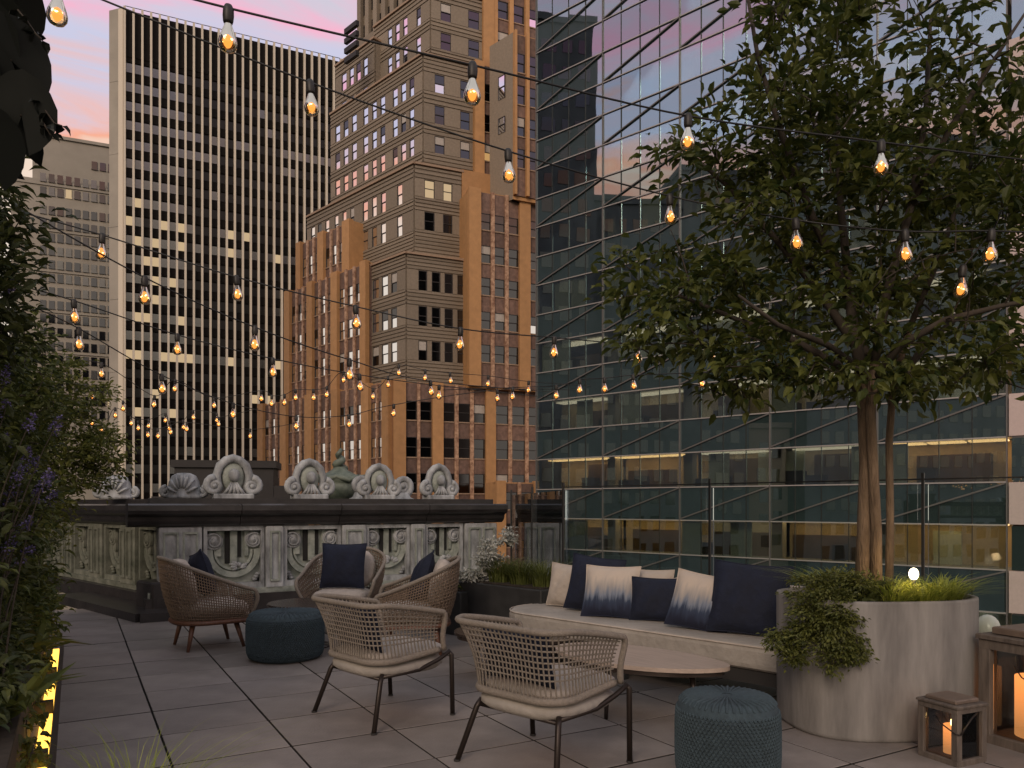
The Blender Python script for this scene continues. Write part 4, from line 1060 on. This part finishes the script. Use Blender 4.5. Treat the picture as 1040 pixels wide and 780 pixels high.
def leaves(name, m, pos, direc, size, parent=None, seed=0, aspect=.5, fold=.25, droop=.25, kind='stuff', loc=(0,0,0)):
    """one leaf per row: six points, folded along the midrib"""
    rs = NR(seed); n = len(pos)
    pos = np.asarray(pos, float); d = np.asarray(direc, float)
    d = d / np.maximum(1e-6, np.linalg.norm(d, axis=1))[:, None]
    up = rs.normal(0, .45, (n, 3)) + np.array([0, 0, 1.0])
    s = np.cross(d, up); s /= np.maximum(1e-6, np.linalg.norm(s, axis=1))[:, None]
    u = np.cross(s, d)
    L = (np.asarray(size) * np.ones(n))[:, None]; Wd = L * aspect / 2
    b = pos; m1 = b + d*L*.35 ; m2 = b + d*L*.72 - u*L*droop*.35; t = b + d*L - u*L*droop
    f = u * Wd * fold * 2
    V = np.stack([b, m1 - s*Wd + f, m2 - s*Wd*.75 + f, t, m2 + s*Wd*.75 + f, m1 + s*Wd + f, m1, m2], 1).reshape(-1, 3)
    fc = np.array([[0, 6, 1, 1], [1, 6, 7, 2], [2, 7, 3, 3], [0, 5, 6, 6], [5, 4, 7, 6], [4, 3, 7, 7]])
    base_i = (np.arange(n) * 8)[:, None]
    faces = []
    for row in ([0, 6, 1], [1, 6, 7, 2], [2, 7, 3], [0, 5, 6], [5, 4, 7, 6], [4, 3, 7]): faces.append((base_i + np.array(row)).tolist())
    fs = [f_ for grp in faces for f_ in grp]
    me = bpy.data.meshes.new(name); me.from_pydata(V.tolist(), [], fs); me.materials.append(m); me.update()
    o = link(name, me, parent, loc)
    if kind: o['kind'] = kind
    return o
def bez(p, q, bend, n, rs):
    p, q = Vector(p), Vector(q); c = p.lerp(q, .5) + Vector(bend)
    return [p.lerp(c, i/n).lerp(c.lerp(q, i/n), i/n) for i in range(n+1)]
def grow(T, root_pts, targets, rad_fn, wood, seed, leafm, per, lsize, spray=.30, aspect=.5, droop=.25, crown_name='crown', twig_name='branches', upw=.2, clear=()):
    """join every target to the nearest wood already grown, then hang leaves along the last stretch of each twig"""
    rs = random.Random(seed); nodes = [Vector(p) for p in root_pts]; g = MB(); LP, LD, LS = [], [], []
    org = nodes[0]
    for tg in sorted([Vector(t) for t in targets], key=lambda t: (t - org).length):
        best = min(nodes, key=lambda q: (tg - q).length + max(0, q.z - tg.z) * .8)
        L = (tg - best).length
        P = bez(best, tg, (rs.uniform(-.12, .12)*L, rs.uniform(-.12, .12)*L, rs.uniform(.02, .16)*L), 6, rs)
        dist = (best - org).length
        r0 = rad_fn(dist, L)
        g.tube(P, [max(.0022, r0 * (1 - .8*i/6)) for i in range(7)], 5, caps=False)
        nodes += P[2:]
        # leaves in a loose flat spray about the tip
        ax = (P[-1] - P[-3]).normalized()
        for k in range(per):
            t = rs.random() ** .7
            side = Vector((rs.gauss(0, 1), rs.gauss(0, 1), rs.gauss(0, .35))).normalized()
            c = P[-1] - ax * spray * rs.uniform(-.35, .9) + side * spray * rs.random() * .75
            LP.append(c); LD.append(side * .9 + ax * .8 + Vector((0, 0, rs.uniform(-.5, upw)))); LS.append(lsize * rs.uniform(.65, 1.25))
    g.build(twig_name, wood, T, smooth=True)['kind'] = 'stuff'
    if clear:
        keep = [i for i, p in enumerate(LP) if all((p - c).length > .24 for c in clear)]
        LP, LD, LS = [LP[i] for i in keep], [LD[i] for i in keep], [LS[i] for i in keep]
    return leaves(crown_name, leafm, [tuple(p) for p in LP], [tuple(d) for d in LD], LS, T, seed, aspect, .25, droop)

# ---- oval concrete planter, its tree and underplanting
PC = Vector((2.29, 4.80))
T = thing('concrete_planter', 'large oval weathered concrete planter holding the tree', 'planter', (PC.x, PC.y, 0), R(6))
def oval(k, z, a=.575, b=.425, e=2.7, n=48):
    out = []
    for j in range(n):
        t = 2*math.pi*j/n; c, s_ = math.cos(t), math.sin(t)
        out.append((a*k*math.copysign(abs(c)**(2/e), c), b*k*math.copysign(abs(s_)**(2/e), s_), z))
    return out
mb = MB(); lay = [(.97, 0), (.985, .012), (1, .03), (1.005, .8), (1.0, .815), (.93, .815), (.925, .72)]
for k, z in lay: mb.v += oval(k, z)
mb.f = [(i*48+j, i*48+(j+1)%48, (i+1)*48+(j+1)%48, (i+1)*48+j) for i in range(len(lay)-1) for j in range(48)] + [tuple(range(47, -1, -1))]; mb.m = [0]*len(mb.f)
mb.build('wall', MT['concrete'], T, smooth=True)
mb = MB(); mb.v = oval(.93, .74); mb.f = [tuple(range(48))]; mb.m = [0]; mb.build('soil', MT['soil'], T)
rs = random.Random(5)
TR = thing('planter_tree', 'multi-stemmed leafy tree with warm-lit bark in the concrete planter', 'tree', (2.30, 4.85, .72))
def stem(pts, r):
    k = 5
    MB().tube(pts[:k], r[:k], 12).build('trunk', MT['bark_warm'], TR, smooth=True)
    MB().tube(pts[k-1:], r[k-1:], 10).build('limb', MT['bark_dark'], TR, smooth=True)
def tp(px, py, dep): q = at(px, py, dep); return Vector((q.x - 2.30, q.y - 4.85, q.z - .72))
A_ = [tp(876, 600, 4.85), tp(878, 540, 4.85), tp(880, 470, 4.84), tp(878, 415, 4.83), tp(874, 375, 4.85), tp(866, 330, 4.9), tp(860, 270, 4.95), tp(852, 190, 5.0), tp(850, 90, 5.05)]
stem(A_, [.050, .046, .043, .043, .038, .034, .028, .020, .010])
B_ = [tp(890, 600, 4.80), tp(890, 540, 4.79), tp(887, 480, 4.78), tp(884, 420, 4.77), tp(888, 370, 4.75), tp(900, 300, 4.7), tp(925, 210, 4.62), tp(940, 120, 4.6), tp(945, 20, 4.6)]
stem(B_, [.036, .033, .031, .030, .029, .027, .022, .016, .01])
C_ = [tp(903, 598, 4.95), tp(904, 520, 4.97), tp(903, 450, 5.0), tp(907, 390, 5.02), tp(925, 330, 5.1), tp(955, 260, 5.15), tp(985, 170, 5.2), tp(1000, 60, 5.25)]
stem(C_, [.026, .024, .023, .022, .021, .018, .014, .01])
limbs = []
for (pts, r0) in (([tp(876, 400, 4.84), tp(850, 370, 4.8), tp(805, 345, 4.72), tp(750, 325, 4.65), tp(690, 300, 4.6)], .034),
                  ([tp(868, 350, 4.88), tp(835, 300, 4.95), tp(790, 245, 5.0), tp(735, 185, 5.05), tp(680, 140, 5.1)], .032),
                  ([tp(862, 300, 4.92), tp(825, 220, 4.9), tp(795, 140, 4.85), tp(770, 60, 4.8), tp(755, -30, 4.8)], .03),
                  ([tp(888, 385, 4.76), tp(915, 350, 4.6), tp(960, 325, 4.45), tp(1020, 310, 4.35), tp(1080, 300, 4.3)], .03),
                  ([tp(905, 395, 5.02), tp(945, 345, 5.2), tp(1000, 300, 5.4), tp(1060, 240, 5.6)], .028),
                  ([tp(880, 380, 4.8), tp(840, 350, 4.5), tp(790, 330, 4.25), tp(750, 300, 4.1)], .025),
                  ([tp(880, 360, 4.9), tp(860, 300, 5.3), tp(830, 240, 5.6), tp(800, 180, 5.8)], .028),
                  ([tp(925, 210, 4.62), tp(965, 130, 4.5), tp(1010, 60, 4.4), tp(1050, 0, 4.35)], .022)):
    MB().tube(pts, [r0*(1 - .7*i/(len(pts)-1)) for i in range(len(pts))], 8).build('limb', MT['bark_dark'], TR, smooth=True); limbs += pts
tg = []
TREE_BULBS = [(808, 246, 4.35), (919, 258, 4.25), (1007, 258, 4.2), (978, 294, 4.3), (895, 169, 4.0), (699, 143, 3.9), (680, 220, 4.7)]   # the leaves are cut back round the bulbs
def blob(px, py, dep, rx, ry, rd, n):
    c = at(px, py, dep)
    for _ in range(int(n * .86)):
        while True:
            v = Vector((rs.uniform(-1, 1), rs.uniform(-1, 1), rs.uniform(-1, 1)))
            if .25 < v.length < 1: break
        tg.append(Vector((c.x + v.x*rx*dep/FPX, c.y + v.y*rd, c.z + v.z*ry*dep/FPX)) - Vector((2.30, 4.85, .72)))
for a in ((720, 170, 5.0, 65, 30, .5, 20), (660, 258, 4.8, 50, 20, .4, 9), (690, 300, 4.6, 75, 26, .5, 22), (700, 345, 4.6, 82, 26, .5, 26), (760, 250, 4.9, 75, 55, .8, 42), (790, 140, 5.0, 80, 60, .8, 46), (815, 45, 5.0, 60, 70, .9, 40), (890, 60, 4.9, 85, 95, 1.0, 66), (870, 200, 4.9, 95, 80, 1.0, 75),
          (985, 150, 4.9, 90, 75, 1.0, 62), (980, 260, 4.8, 95, 70, .9, 62), (860, 310, 4.7, 95, 45, .9, 46), (760, 385, 4.6, 62, 22, .5, 20), (960, 365, 4.7, 100, 40, .8, 52), (1070, 220, 4.9, 70, 200, 1.0, 70), (850, -60, 5.0, 90, 70, 1.0, 40), (855, 385, 4.5, 60, 22, .5, 14)):
    blob(*a)
grow(TR, A_[4:] + B_[4:] + C_[4:] + limbs, tg, lambda d, L: .0045 + .006*min(1, L), MT['bark_dark'], 7, MT['leaf_tree'], 21, .084, .235, .48, clear=[at(x_, y_, d_ - k_) - Vector((2.30, 4.85, .72)) for x_, y_, d_ in TREE_BULBS for k_ in (0, .3)])

def shrub(name, label, cat, org, pts, lm, per, ls, seed, spray=.2, aspect=.5, droop=.3, group=None, wood='bark_dark', rad=.006):
    T = thing(name, label, cat, org, 0, group); o_ = Vector(org)
    grow(T, [Vector((0, 0, 0)), Vector((0, 0, .12))], [Vector(p) - o_ for p in pts], lambda d, L: rad*.6 + rad*min(1, L), MT[wood], seed, MT[lm], per, ls, spray, aspect, droop, 'foliage', 'stems')
    return T
def cloud(c, r, n, rs_, mn=.2):
    out = []
    while len(out) < n:
        v = Vector((rs_.uniform(-1, 1), rs_.uniform(-1, 1), rs_.uniform(-1, 1)))
        if mn < v.length < 1: out.append((c[0] + v.x*r[0], c[1] + v.y*r[1], c[2] + v.z*r[2]))
    return out
# trailing juniper on the planter's left
rj = random.Random(8)
pts = cloud((1.98, 4.58, .86), (.30, .22, .12), 60, rj) + cloud((1.78, 4.42, .72), (.17, .15, .15), 40, rj) + cloud((1.62, 4.40, .58), (.16, .12, .12), 26, rj) + cloud((1.88, 4.33, .60), (.13, .08, .20), 30, rj)
shrub('trailing_juniper', 'dark trailing juniper spilling over the left rim of concrete planter', 'shrub', (2.02, 4.66, .73), pts, 'leaf_bronze', 70, .026, 12, .085, .5, .2, rad=.004)
def grass(name, label, org, n, h, spread, seed, m, lean=.6, w=.006, cat='grass clump'):
    T = thing(name, label, cat, org); rs_ = random.Random(seed); V, Fc = [], []
    for i in range(n):
        a = rs_.uniform(0, 2*math.pi); r0 = spread*.35*math.sqrt(rs_.random()); L = h*rs_.uniform(.6, 1.15); ln = rs_.uniform(.15, lean)*L
        b0 = Vector((r0*math.cos(a), r0*math.sin(a), 0)); dr = Vector((math.cos(a + rs_.uniform(-.6, .6)), math.sin(a + rs_.uniform(-.6, .6)), 0)); sd_ = Vector((-dr.y, dr.x, 0))
        k = len(V)
        for j in range(5):
            t = j/4; p = b0 + dr*(ln*1.6*t*t) + Vector((0, 0, L*(t - .38*lean*t*t*t))); ww = w*(1 - t**2*.95)
            V += [tuple(p - sd_*ww), tuple(p + sd_*ww)]
        Fc += [(k+2*j, k+2*j+1, k+2*j+3, k+2*j+2) for j in range(4)]
    me = bpy.data.meshes.new('blades'); me.from_pydata(V, [], Fc); me.materials.append(m); me.update()
    link('blades', me, T)['kind'] = 'stuff'
    MB().ball((0, 0, -.01), spread*.3, spread*.3, .03).build('crown_base', MT['soil'], T, smooth=True)
    return T
for i, (x, y, lab) in enumerate(((2.28, 4.56, 'lime green grass clump right of tree stems in planter'), (2.50, 4.60, 'lime green grass clump beside the glowing spot lamp'), (2.68, 4.72, 'lime green grass clump at the right rim of planter'), (2.10, 4.90, 'lime green grass clump behind juniper in the concrete planter'))):
    grass('ornamental_grass', lab, (x, y, .735), 330, .27 if i < 3 else .30, .30, 30 + i, MT['grass_blade'], .9, .0042)
shrub('bronze_heuchera', 'dark bronze leafy plant at the foot of tree stems', 'plant', (2.15, 4.60, .735), cloud((2.15, 4.60, .85), (.13, .1, .06), 22, rj), 'leaf_dark', 16, .05, 14, .07, .9, .3)
# spot lamp in the planter
q = at(928, 583, 4.62)
T = thing('spot_lamp', 'small glowing spot lamp among the planter grass', 'lamp', (q.x, q.y, .74))
MB().lathe([(0, 0), (.012, 0), (.012, q.z - .74 - .03), (0, q.z - .74 - .03)], 8, cap=False).build('spike', MT['metal_post'], T)
MB().ball((0, 0, q.z - .74), .028, .028, .038, 14, 10).build('lens', MT['spot_lens'], T, smooth=True)
pl_ = bpy.data.lights.new('spot_lamp_light', 'POINT'); pl_.energy = 1.6; pl_.color = (1, .66, .32); pl_.shadow_soft_size = .03
plo = bpy.data.objects.new('spot_lamp_light', pl_); COL.objects.link(plo); plo.location = (q.x - .08, q.y - .10, q.z + .02)

# ---- planter box with grasses behind the sofa's left end
T = thing('planter_box', 'black planter box with grass behind the left end of sofa', 'planter', (.05, 7.75, 0), R(-46))
MB().cbox(-.75, .55, -.22, .22, 0, .56, .01).build('box', MT['planter_black'], T); MB().box(-.70, .50, -.17, .17, .562, .572).build('soil', MT['soil'], T)
T = thing('planter_box', 'lower black planter box left of the grass planter', 'planter', (-.62, 8.3, 0), R(-46))
MB().cbox(-.6, .35, -.22, .22, 0, .46, .01).build('box', MT['planter_black'], T); MB().box(-.55, .30, -.17, .17, .462, .472).build('soil', MT['soil'], T)
for i, (x, y, lab) in enumerate(((.10, 7.70, 'olive grass clump in the middle of black planter box'), (.32, 7.48, 'olive grass clump nearest the sofa pillow'), (-.12, 7.92, 'olive grass clump beside the silver foliage'))):
    grass('ornamental_grass', lab, (x, y, .57), 260, .34, .34, 60 + i, MT['grass_olive'], .8, .0045)
shrub('silver_artemisia', 'silvery pale foliage plant rising left of the olive grass', 'plant', (-.28, 8.0, .57), cloud((-.22, 7.95, .80), (.14, .14, .20), 26, rj) + cloud((-.42, 8.0, .60), (.16, .1, .08), 16, rj) + cloud((-.05, 7.98, 1.02), (.1, .1, .1), 10, rj), 'leaf_silver', 22, .045, 17, .07, .6, .4)
shrub('low_fern', 'small green plant in the lower black box', 'plant', (-.62, 8.28, .47), cloud((-.62, 8.25, .55), (.3, .25, .1), 24, rj), 'leaf_mid', 20, .05, 18, .1, .4, .4)

# ================================================================== hedge planter on the left
HP = thing('hedge_planter', 'long low timber planter with a glowing yellow strip along its foot', 'planter', (0, 0, 0), UV)
MB().box(-1.05, -.225, 2.6, 10.6, .0, .42).build('box', MT['timber_dark'], HP)
MB().box(-1.0, -.21, 2.65, 10.55, .42, .44).build('soil', MT['soil'], HP)
MB().box(-.115, -.085, 2.6, 8.4, .0, .05).build('kerb', MT['timber_dark'], HP)
MB().box(-.185, -.122, 2.7, 8.3, .004, .022).build('light_strip', MT['led_strip'], HP)
for v in (3.45, 4.6, 5.75, 6.9): MB().box(-.224, -.118, v, v + .07, .0, .10).build('bracket', MT['timber_dark'], HP)
def uvp(u, v, z): return (u*.866 - v*.5, u*.5 + v*.866, z)
def uvcloud(u, v, z, ru, rv, rz_, n, rs_):
    return [uvp(u + (a[0])*ru, v + a[1]*rv, z + a[2]*rz_) for a in cloud((0, 0, 0), (1, 1, 1), n, rs_)]
rh = random.Random(31)
P = uvcloud(-.52, 4.6, 1.25, .30, .9, .85, 120, rh) + uvcloud(-.50, 4.9, 2.3, .26, .8, .6, 60, rh) + uvcloud(-.40, 4.4, 2.75, .20, .6, .45, 40, rh) + uvcloud(-.40, 4.2, .60, .12, .8, .16, 40, rh)
shrub('hedge_shrub', 'tall dense dark green shrub nearest the camera in left hedge', 'shrub', uvp(-.55, 4.6, .43), P, 'leaf_dark', 42, .070, 41, .24, .45, .35)
P = uvcloud(-.48, 6.2, 1.15, .33, .75, .75, 120, rh) + uvcloud(-.42, 6.3, 2.1, .30, .7, .6, 70, rh) + uvcloud(-.33, 6.2, .60, .12, .8, .18, 40, rh)
shrub('hedge_shrub', 'leafy green shrub in the middle of left hedge above the light strip', 'shrub', uvp(-.5, 6.2, .43), P, 'leaf_mid', 40, .065, 42, .23, .45, .35)
P = uvcloud(-.58, 7.9, 1.2, .30, .85, .8, 120, rh) + uvcloud(-.46, 8.0, 2.2, .32, .7, .6, 64, rh) + uvcloud(-.38, 7.8, .60, .12, .8, .2, 40, rh)
shrub('hedge_shrub', 'dark green shrub toward the far end of left hedge', 'shrub', uvp(-.5, 7.9, .43), P, 'leaf_dark', 38, .068, 43, .23, .45, .35)
P = uvcloud(.02, 9.6, 2.2, .42, .5, .8, 100, rh) + uvcloud(-.28, 9.5, 1.5, .36, .5, .6, 66, rh) + uvcloud(.26, 9.7, 1.95, .28, .4, .42, 36, rh)
shrub('hedge_tree', 'lighter yellow-green small tree at the far end of hedge by balustrade', 'tree', uvp(-.4, 9.6, .43), P, 'leaf_far', 30, .060, 44, .22, .5, .3)
P = uvcloud(-.48, 8.9, .70, .22, .8, .3, 60, rh)
shrub('hedge_shrub', 'low brownish shrub at the hedge foot near the balustrade step', 'shrub', uvp(-.45, 8.9, .43), P, 'leaf_bronze', 34, .05, 45, .2, .5, .35)
for i, (v, lab) in enumerate(((3.9, 'broad strappy green leaves at the lower left edge'), (5.3, 'strappy green leaves over the light strip'))):
    T = thing('strappy_plant', lab, 'plant', uvp(-.30, v, .43)); LP, LD = [], []
    for k in range(26):
        a = rh.uniform(0, 6.28); LP.append((rh.uniform(-.04, .04), rh.uniform(-.04, .04), 0)); LD.append((math.cos(a), math.sin(a), rh.uniform(.5, 1.4)))
    leaves('foliage', MT['leaf_mid'], LP, LD, .36, T, 50 + i, .16, .3, .45)
# purple buddleia sprays
T = thing('buddleia', 'buddleia with purple flower spikes arching out of the left hedge', 'shrub', uvp(-.42, 4.0, .43)); g = MB(); FP, FD = [], []
org = Vector(uvp(-.42, 4.0, .43))
for (px, py) in ((35, 420), (62, 423), (10, 440), (30, 455), (22, 475), (38, 462), (50, 478), (55, 482), (12, 493), (40, 496), (58, 498), (20, 500), (25, 530), (32, 525), (35, 555), (10, 402), (8, 372), (14, 285), (4, 290), (18, 545)):
    tip = at(px, py, rh.uniform(3.5, 4.1)) - org
    st = Vector((rh.uniform(-.1, .1), rh.uniform(-.1, .1), 0))
    Pp = bez(st, tip, (-.1, .1, .25), 6, rh); g.tube(Pp, [.006 - .0007*i for i in range(7)], 5, caps=False)
    ax = (Pp[-1] - Pp[-2]).normalized()
    for k in range(70):
        t = rh.random(); c = Pp[-1] - ax*.09*t; sd_ = Vector((rh.gauss(0, 1), rh.gauss(0, 1), rh.gauss(0, 1))).normalized()
        FP.append(c + sd_*.018*(.35 + t)); FD.append(sd_ + ax*.3)
g.build('stems', MT['bark_dark'], T, smooth=True)['kind'] = 'stuff'
leaves('flower_spikes', MT['petal_purple'], [tuple(p) for p in FP], [tuple(d) for d in FD], .0125, T, 55, .8, .1, .1)
# broad-leaved vine overhead at the top left, close to the camera
T = thing('broad_leaved_vine', 'dark broad-leaved vine hanging into the top left corner', 'vine', (-1.80, 2.05, .43)); V0 = Vector((-1.80, 2.05, .43))
g = MB(); trunk = [Vector((0, 0, 0)), Vector((-.06, .05, .9)), Vector((-.05, .1, 1.8)), Vector((.0, .15, 2.5)), Vector((.05, .1, 3.0))]
g.tube(trunk, [.022, .02, .018, .014, .008], 7); g.build('stem', MT['bark_dark'], T, smooth=True)
def big_leaf(c, nrm_rot, L, Wd):
    out = [(0, 0)]; 
    for k in range(1, 16):
        t = k/16; a = math.pi*2*t
        rr_ = (1 - .45*abs(math.cos(a/2))**3 + .10*math.cos(a))*.5
        out.append((math.sin(a)*Wd*rr_*1.05, -L*.30 + L*.62*(1 - math.cos(a))*.5*1.25 - L*.12*abs(math.cos(a/2))))
    mb_ = MB(); mb_.add([(x_, y_, .10*L*(abs(x_)/Wd)**1.2 - .14*(y_/L)**2*L) for x_, y_ in out] + [(0, L*.28, -.02*L)], [(16, i, (i+1) % 16) for i in range(16)])
    return mb_
for (px, py, dep, L, rx, ry, rz_) in ((4, 40, 2.25, .30, 50, 20, 150), (12, 62, 2.2, .28, 62, 35, 200), (22, 118, 2.2, .26, 70, -15, 185), (4, 140, 2.3, .30, 60, 30, 170), (14, 20, 2.3, .26, 55, 10, 240), (-10, 90, 2.25, .32, 62, 0, 130), (8, 100, 2.35, .28, 66, 10, 210), (-18, 150, 2.2, .3, 60, 0, 190), (-14, 40, 2.2, .3, 60, 0, 160)):
    q = at(px, py, dep) - V0
    b_ = big_leaf(None, None, L, L*.85); b_.build('leaf', MT['leaf_big'], T, tuple(q), (R(rx), R(ry), R(rz_)), smooth=True)
    MB().tube([tuple(q), tuple(Vector(q).lerp(trunk[3], .5) + Vector((0, 0, .08))), tuple(trunk[3])], .004, 5).build('petiole', MT['bark_dark'], T, smooth=True)
for pts in (((18, 10), (28, 22), (36, 34), (43, 41)), ((42, 105), (48, 115), (55, 125), (63, 128)), ((40, 118), (46, 128), (52, 138))):
    PP = [at(x_, y_, 2.2) - V0 for x_, y_ in pts]; MB().tube(PP, .0025, 5).build('tendril', MT['bark_dark'], T, smooth=True)
    leaves('tendril_leaf', MT['leaf_big'], [tuple(p) for p in PP for _ in range(2)], [(rh.uniform(-1, 1), rh.uniform(-1, 1), rh.uniform(-1, .2)) for p in PP for _ in range(2)], .035, T, 3, .7)
# foreground grass tuft at the lower left
grass('feather_grass', 'pale yellow-green feather grass poking up at the bottom left', (-1.62, 3.25, 0), 190, .44, .5, 77, MT['grass_blade'], .9, .0022)
# leaves spilling over the light strip at the hedge foot
P = []
for v in (3.3, 4.0, 4.5, 5.2, 5.9, 6.3, 7.0, 7.6): P += uvcloud(-.21, v, .20, .05, .12, .14, 4, rh)
shrub('trailing_ivy', 'small-leaved ivy trailing down over the glowing strip', 'plant', uvp(-.26, 5.2, .42), P, 'leaf_mid', 16, .05, 46, .09, .75, .4, rad=.003)
# ================================================================== festoon lights
mat('cable_black', (.012, .012, .012), .6)
mat('socket_black', (.02, .018, .016), .5)
glassmat('bulb_glass', (1.0, .80, .52), .07, .02, (1, .9, .75))
emat('filament_glow', (1.0, .40, .10), 1.5)
emat('hot_core', (1.0, .62, .28), 11)
def bulb_proto():
    T = empty('festoon_bulb')                       # origin at the cable
    MB().lathe([(0, .012), (.014, .012), (.018, .004), (.0215, -.006), (.0225, -.030), (.0205, -.052), (.018, -.060), (0, -.060)], 12, cap=False).build('socket', MT['socket_black'], T, smooth=True)
    MB().lathe([(.0135, -.058), (.016, -.070), (.024, -.092), (.034, -.118), (.038, -.136), (.036, -.153), (.027, -.167), (.013, -.174), (0, -.176)], 18, cap=False).build('glass', MT['bulb_glass'], T, smooth=True)
    f = MB()
    for k in range(6):
        a = math.pi*2*k/6; b = a + math.pi/6
        f.tube([(.006*math.cos(a), .006*math.sin(a), -.098), (.015*math.cos(b), .015*math.sin(b), -.125), (.009*math.cos(b), .009*math.sin(b), -.150), (.015*math.cos(b + .4), .015*math.sin(b + .4), -.126)], .0030, 5)
    f.ball((0, 0, -.124), .020, .020, .034, 12, 8)  # glowing ball added for the amber glow that fills the glass
    f.build('filament_glow', MT['filament_glow'], T)
    MB().tube([(.0205, 0, -.114), (.0, .0215, -.128), (-.0205, 0, -.116), (0, -.0215, -.130), (.0205, 0, -.120)], .0034, 5).build('hot_wire', MT['hot_core'], T)
    return T
def spline(P, n=10):
    out = []; m = len(P)
    for i in range(m - 1):
        p0, p1, p2, p3 = P[max(0, i-1)], P[i], P[i+1], P[min(m-1, i+2)]
        for j in range(n):
            t = j/n; out.append(.5*((2*p1) + (p2-p0)*t + (2*p0-5*p1+4*p2-p3)*t*t + (3*p1-p0-3*p2+p3)*t**3))
    return out + [P[-1]]
ORD = ['first', 'second', 'third', 'fourth', 'fifth', 'sixth', 'seventh', 'eighth', 'ninth', 'tenth', 'eleventh', 'twelfth', 'thirteenth', 'fourteenth', 'fifteenth', 'sixteenth', 'seventeenth', 'eighteenth', 'nineteenth', 'twentieth', 'twenty-first', 'twenty-second', 'twenty-third', 'twenty-fourth', 'twenty-fifth']
proto = bulb_proto(); used = [False]; br_ = random.Random(2)
def festoon(which, where, bulbs, start=None, end=None):
    hang = .128
    P = [at(x, y, d) + Vector((0, 0, hang)) for x, y, d in bulbs]
    full = ([at(*start)] if start else []) + P + ([at(*end)] if end else [])
    c = MB().tube(spline(full, 8), .0052, 6).build('festoon_cable', MT['cable_black'], None, smooth=True)
    tag(c, 'black cable of the ' + which + ' festoon string, ' + where, 'cable', 'festoon cables')
    for i, p in enumerate(P):
        o = proto if not used[0] else copy_tree(proto); used[0] = True
        o.location = p; o.rotation_euler = (br_.uniform(-.07, .07), br_.uniform(-.07, .07), br_.uniform(0, 6))
        tag(o, (ORD[i] + ' glowing bulb from the left on the ' + which + ' festoon string') if len(P) > 1 else 'glowing clear bulb hanging in the sky at the top left', 'light bulb', 'festoon bulbs')
festoon('overhead', 'just above the top left of the picture', [(60, 13, 3.0)], (-160, -60, 2.9), (260, -60, 3.2))
festoon('highest', 'crossing the towers and the upper tree', [(232, 40, 3.1), (480, 96, 3.3), (699, 143, 3.9), (895, 169, 4.0)], (130, -20, 3.1), (1120, 172, 4.3))
festoon('second highest', 'sloping from the top left into the tree', [(315, 109, 3.9), (516, 177, 4.2), (680, 220, 4.7), (808, 246, 4.35), (919, 258, 4.25), (1007, 258, 4.2)], (75, -12, 3.7), (1120, 240, 4.2))
festoon('third highest', 'running from the hedge top across both towers', [(104, 257, 5.4), (240, 299, 5.6), (361, 328, 5.9), (468, 350, 6.1), (563, 358, 6.5), (648, 364, 6.8), (722, 362, 7.2), (780, 372, 7.4)], (20, 215, 5.2), (870, 330, 7.5))
festoon('steep left', 'dropping from hedge to the tower corner', [(147, 302, 4.9), (259, 350, 5.6), (355, 381, 6.3), (437, 398, 9.0)], (10, 205, 4.3), (560, 398, 13))
festoon('low left', 'starting inside the hedge foliage', [(75, 322, 5.9), (180, 355, 6.6), (277, 378, 7.2), (365, 393, 8.0), (446, 402, 9.5)], (20, 290, 5.6), (560, 404, 13))
festoon('lowest left', 'leaving the hedge under the purple flowers', [(80, 350, 6.0), (164, 395, 7.0), (237, 421, 9.0), (301, 433, 10.0), (354, 431, 10.5), (400, 420, 11), (505, 405, 11)], (30, 310, 5.6), (585, 396, 11.5))
festoon('middle distant', 'dipping in front of the terracotta base', [(103, 380, 9), (157, 411, 11), (178, 395, 11), (217, 412, 12), (265, 405, 12), (276, 410, 12), (289, 409, 12), (300, 404, 12), (318, 404, 12), (332, 401, 12), (349, 386, 12), (379, 403, 12), (394, 391, 12), (405, 379, 12), (432, 384, 12), (457, 387, 12), (496, 390, 12), (537, 396, 11.5)], (60, 370, 9), (600, 392, 11))
festoon('right distant', 'in front of the glass facade', [(521, 403, 10.5), (565, 402, 9.5), (589, 396, 9.5), (614, 395, 9.0), (643, 392, 9.0), (713, 390, 8.5)], (450, 396, 12), (790, 375, 8))
festoon('upper far', 'far off above the slanting balustrade', [(93, 403, 13), (125, 415, 13), (133, 430, 14), (151, 433, 14), (168, 427, 14), (172, 435, 14), (186, 434, 14), (196, 424, 14), (220, 427, 14), (222, 431, 14)], (60, 395, 12.5), (262, 415, 14))
festoon('lower far', 'lowest and farthest off behind the hedge tree', [(91, 441, 13), (93, 430, 13), (103, 437, 13), (108, 441, 13), (117, 422, 13), (140, 435, 13.5), (150, 442, 13.5), (160, 443, 13.5), (173, 439, 14), (190, 436, 14), (254, 443, 14)], (60, 440, 12.5), (300, 430, 14))
for i, (px, py, dep, lab) in enumerate(((978, 294, 4.3, 'lone glowing bulb low in the right side of tree'), (870, 326, 5.6, 'lone glowing bulb deep inside the tree crown near stems'))):
    o = copy_tree(proto); p = at(px, py, dep) + Vector((0, 0, .128)); o.location = p; tag(o, lab, 'light bulb', 'festoon bulbs')
    c = MB().tube([p, p + Vector((.3, .2, .28)), p + Vector((.7, .5, .9))], .0052, 6).build('festoon_cable', MT['cable_black'], None, smooth=True)
    tag(c, 'short black drop cable holding the ' + ('low right' if i == 0 else 'innermost') + ' tree bulb', 'cable', 'festoon cables')
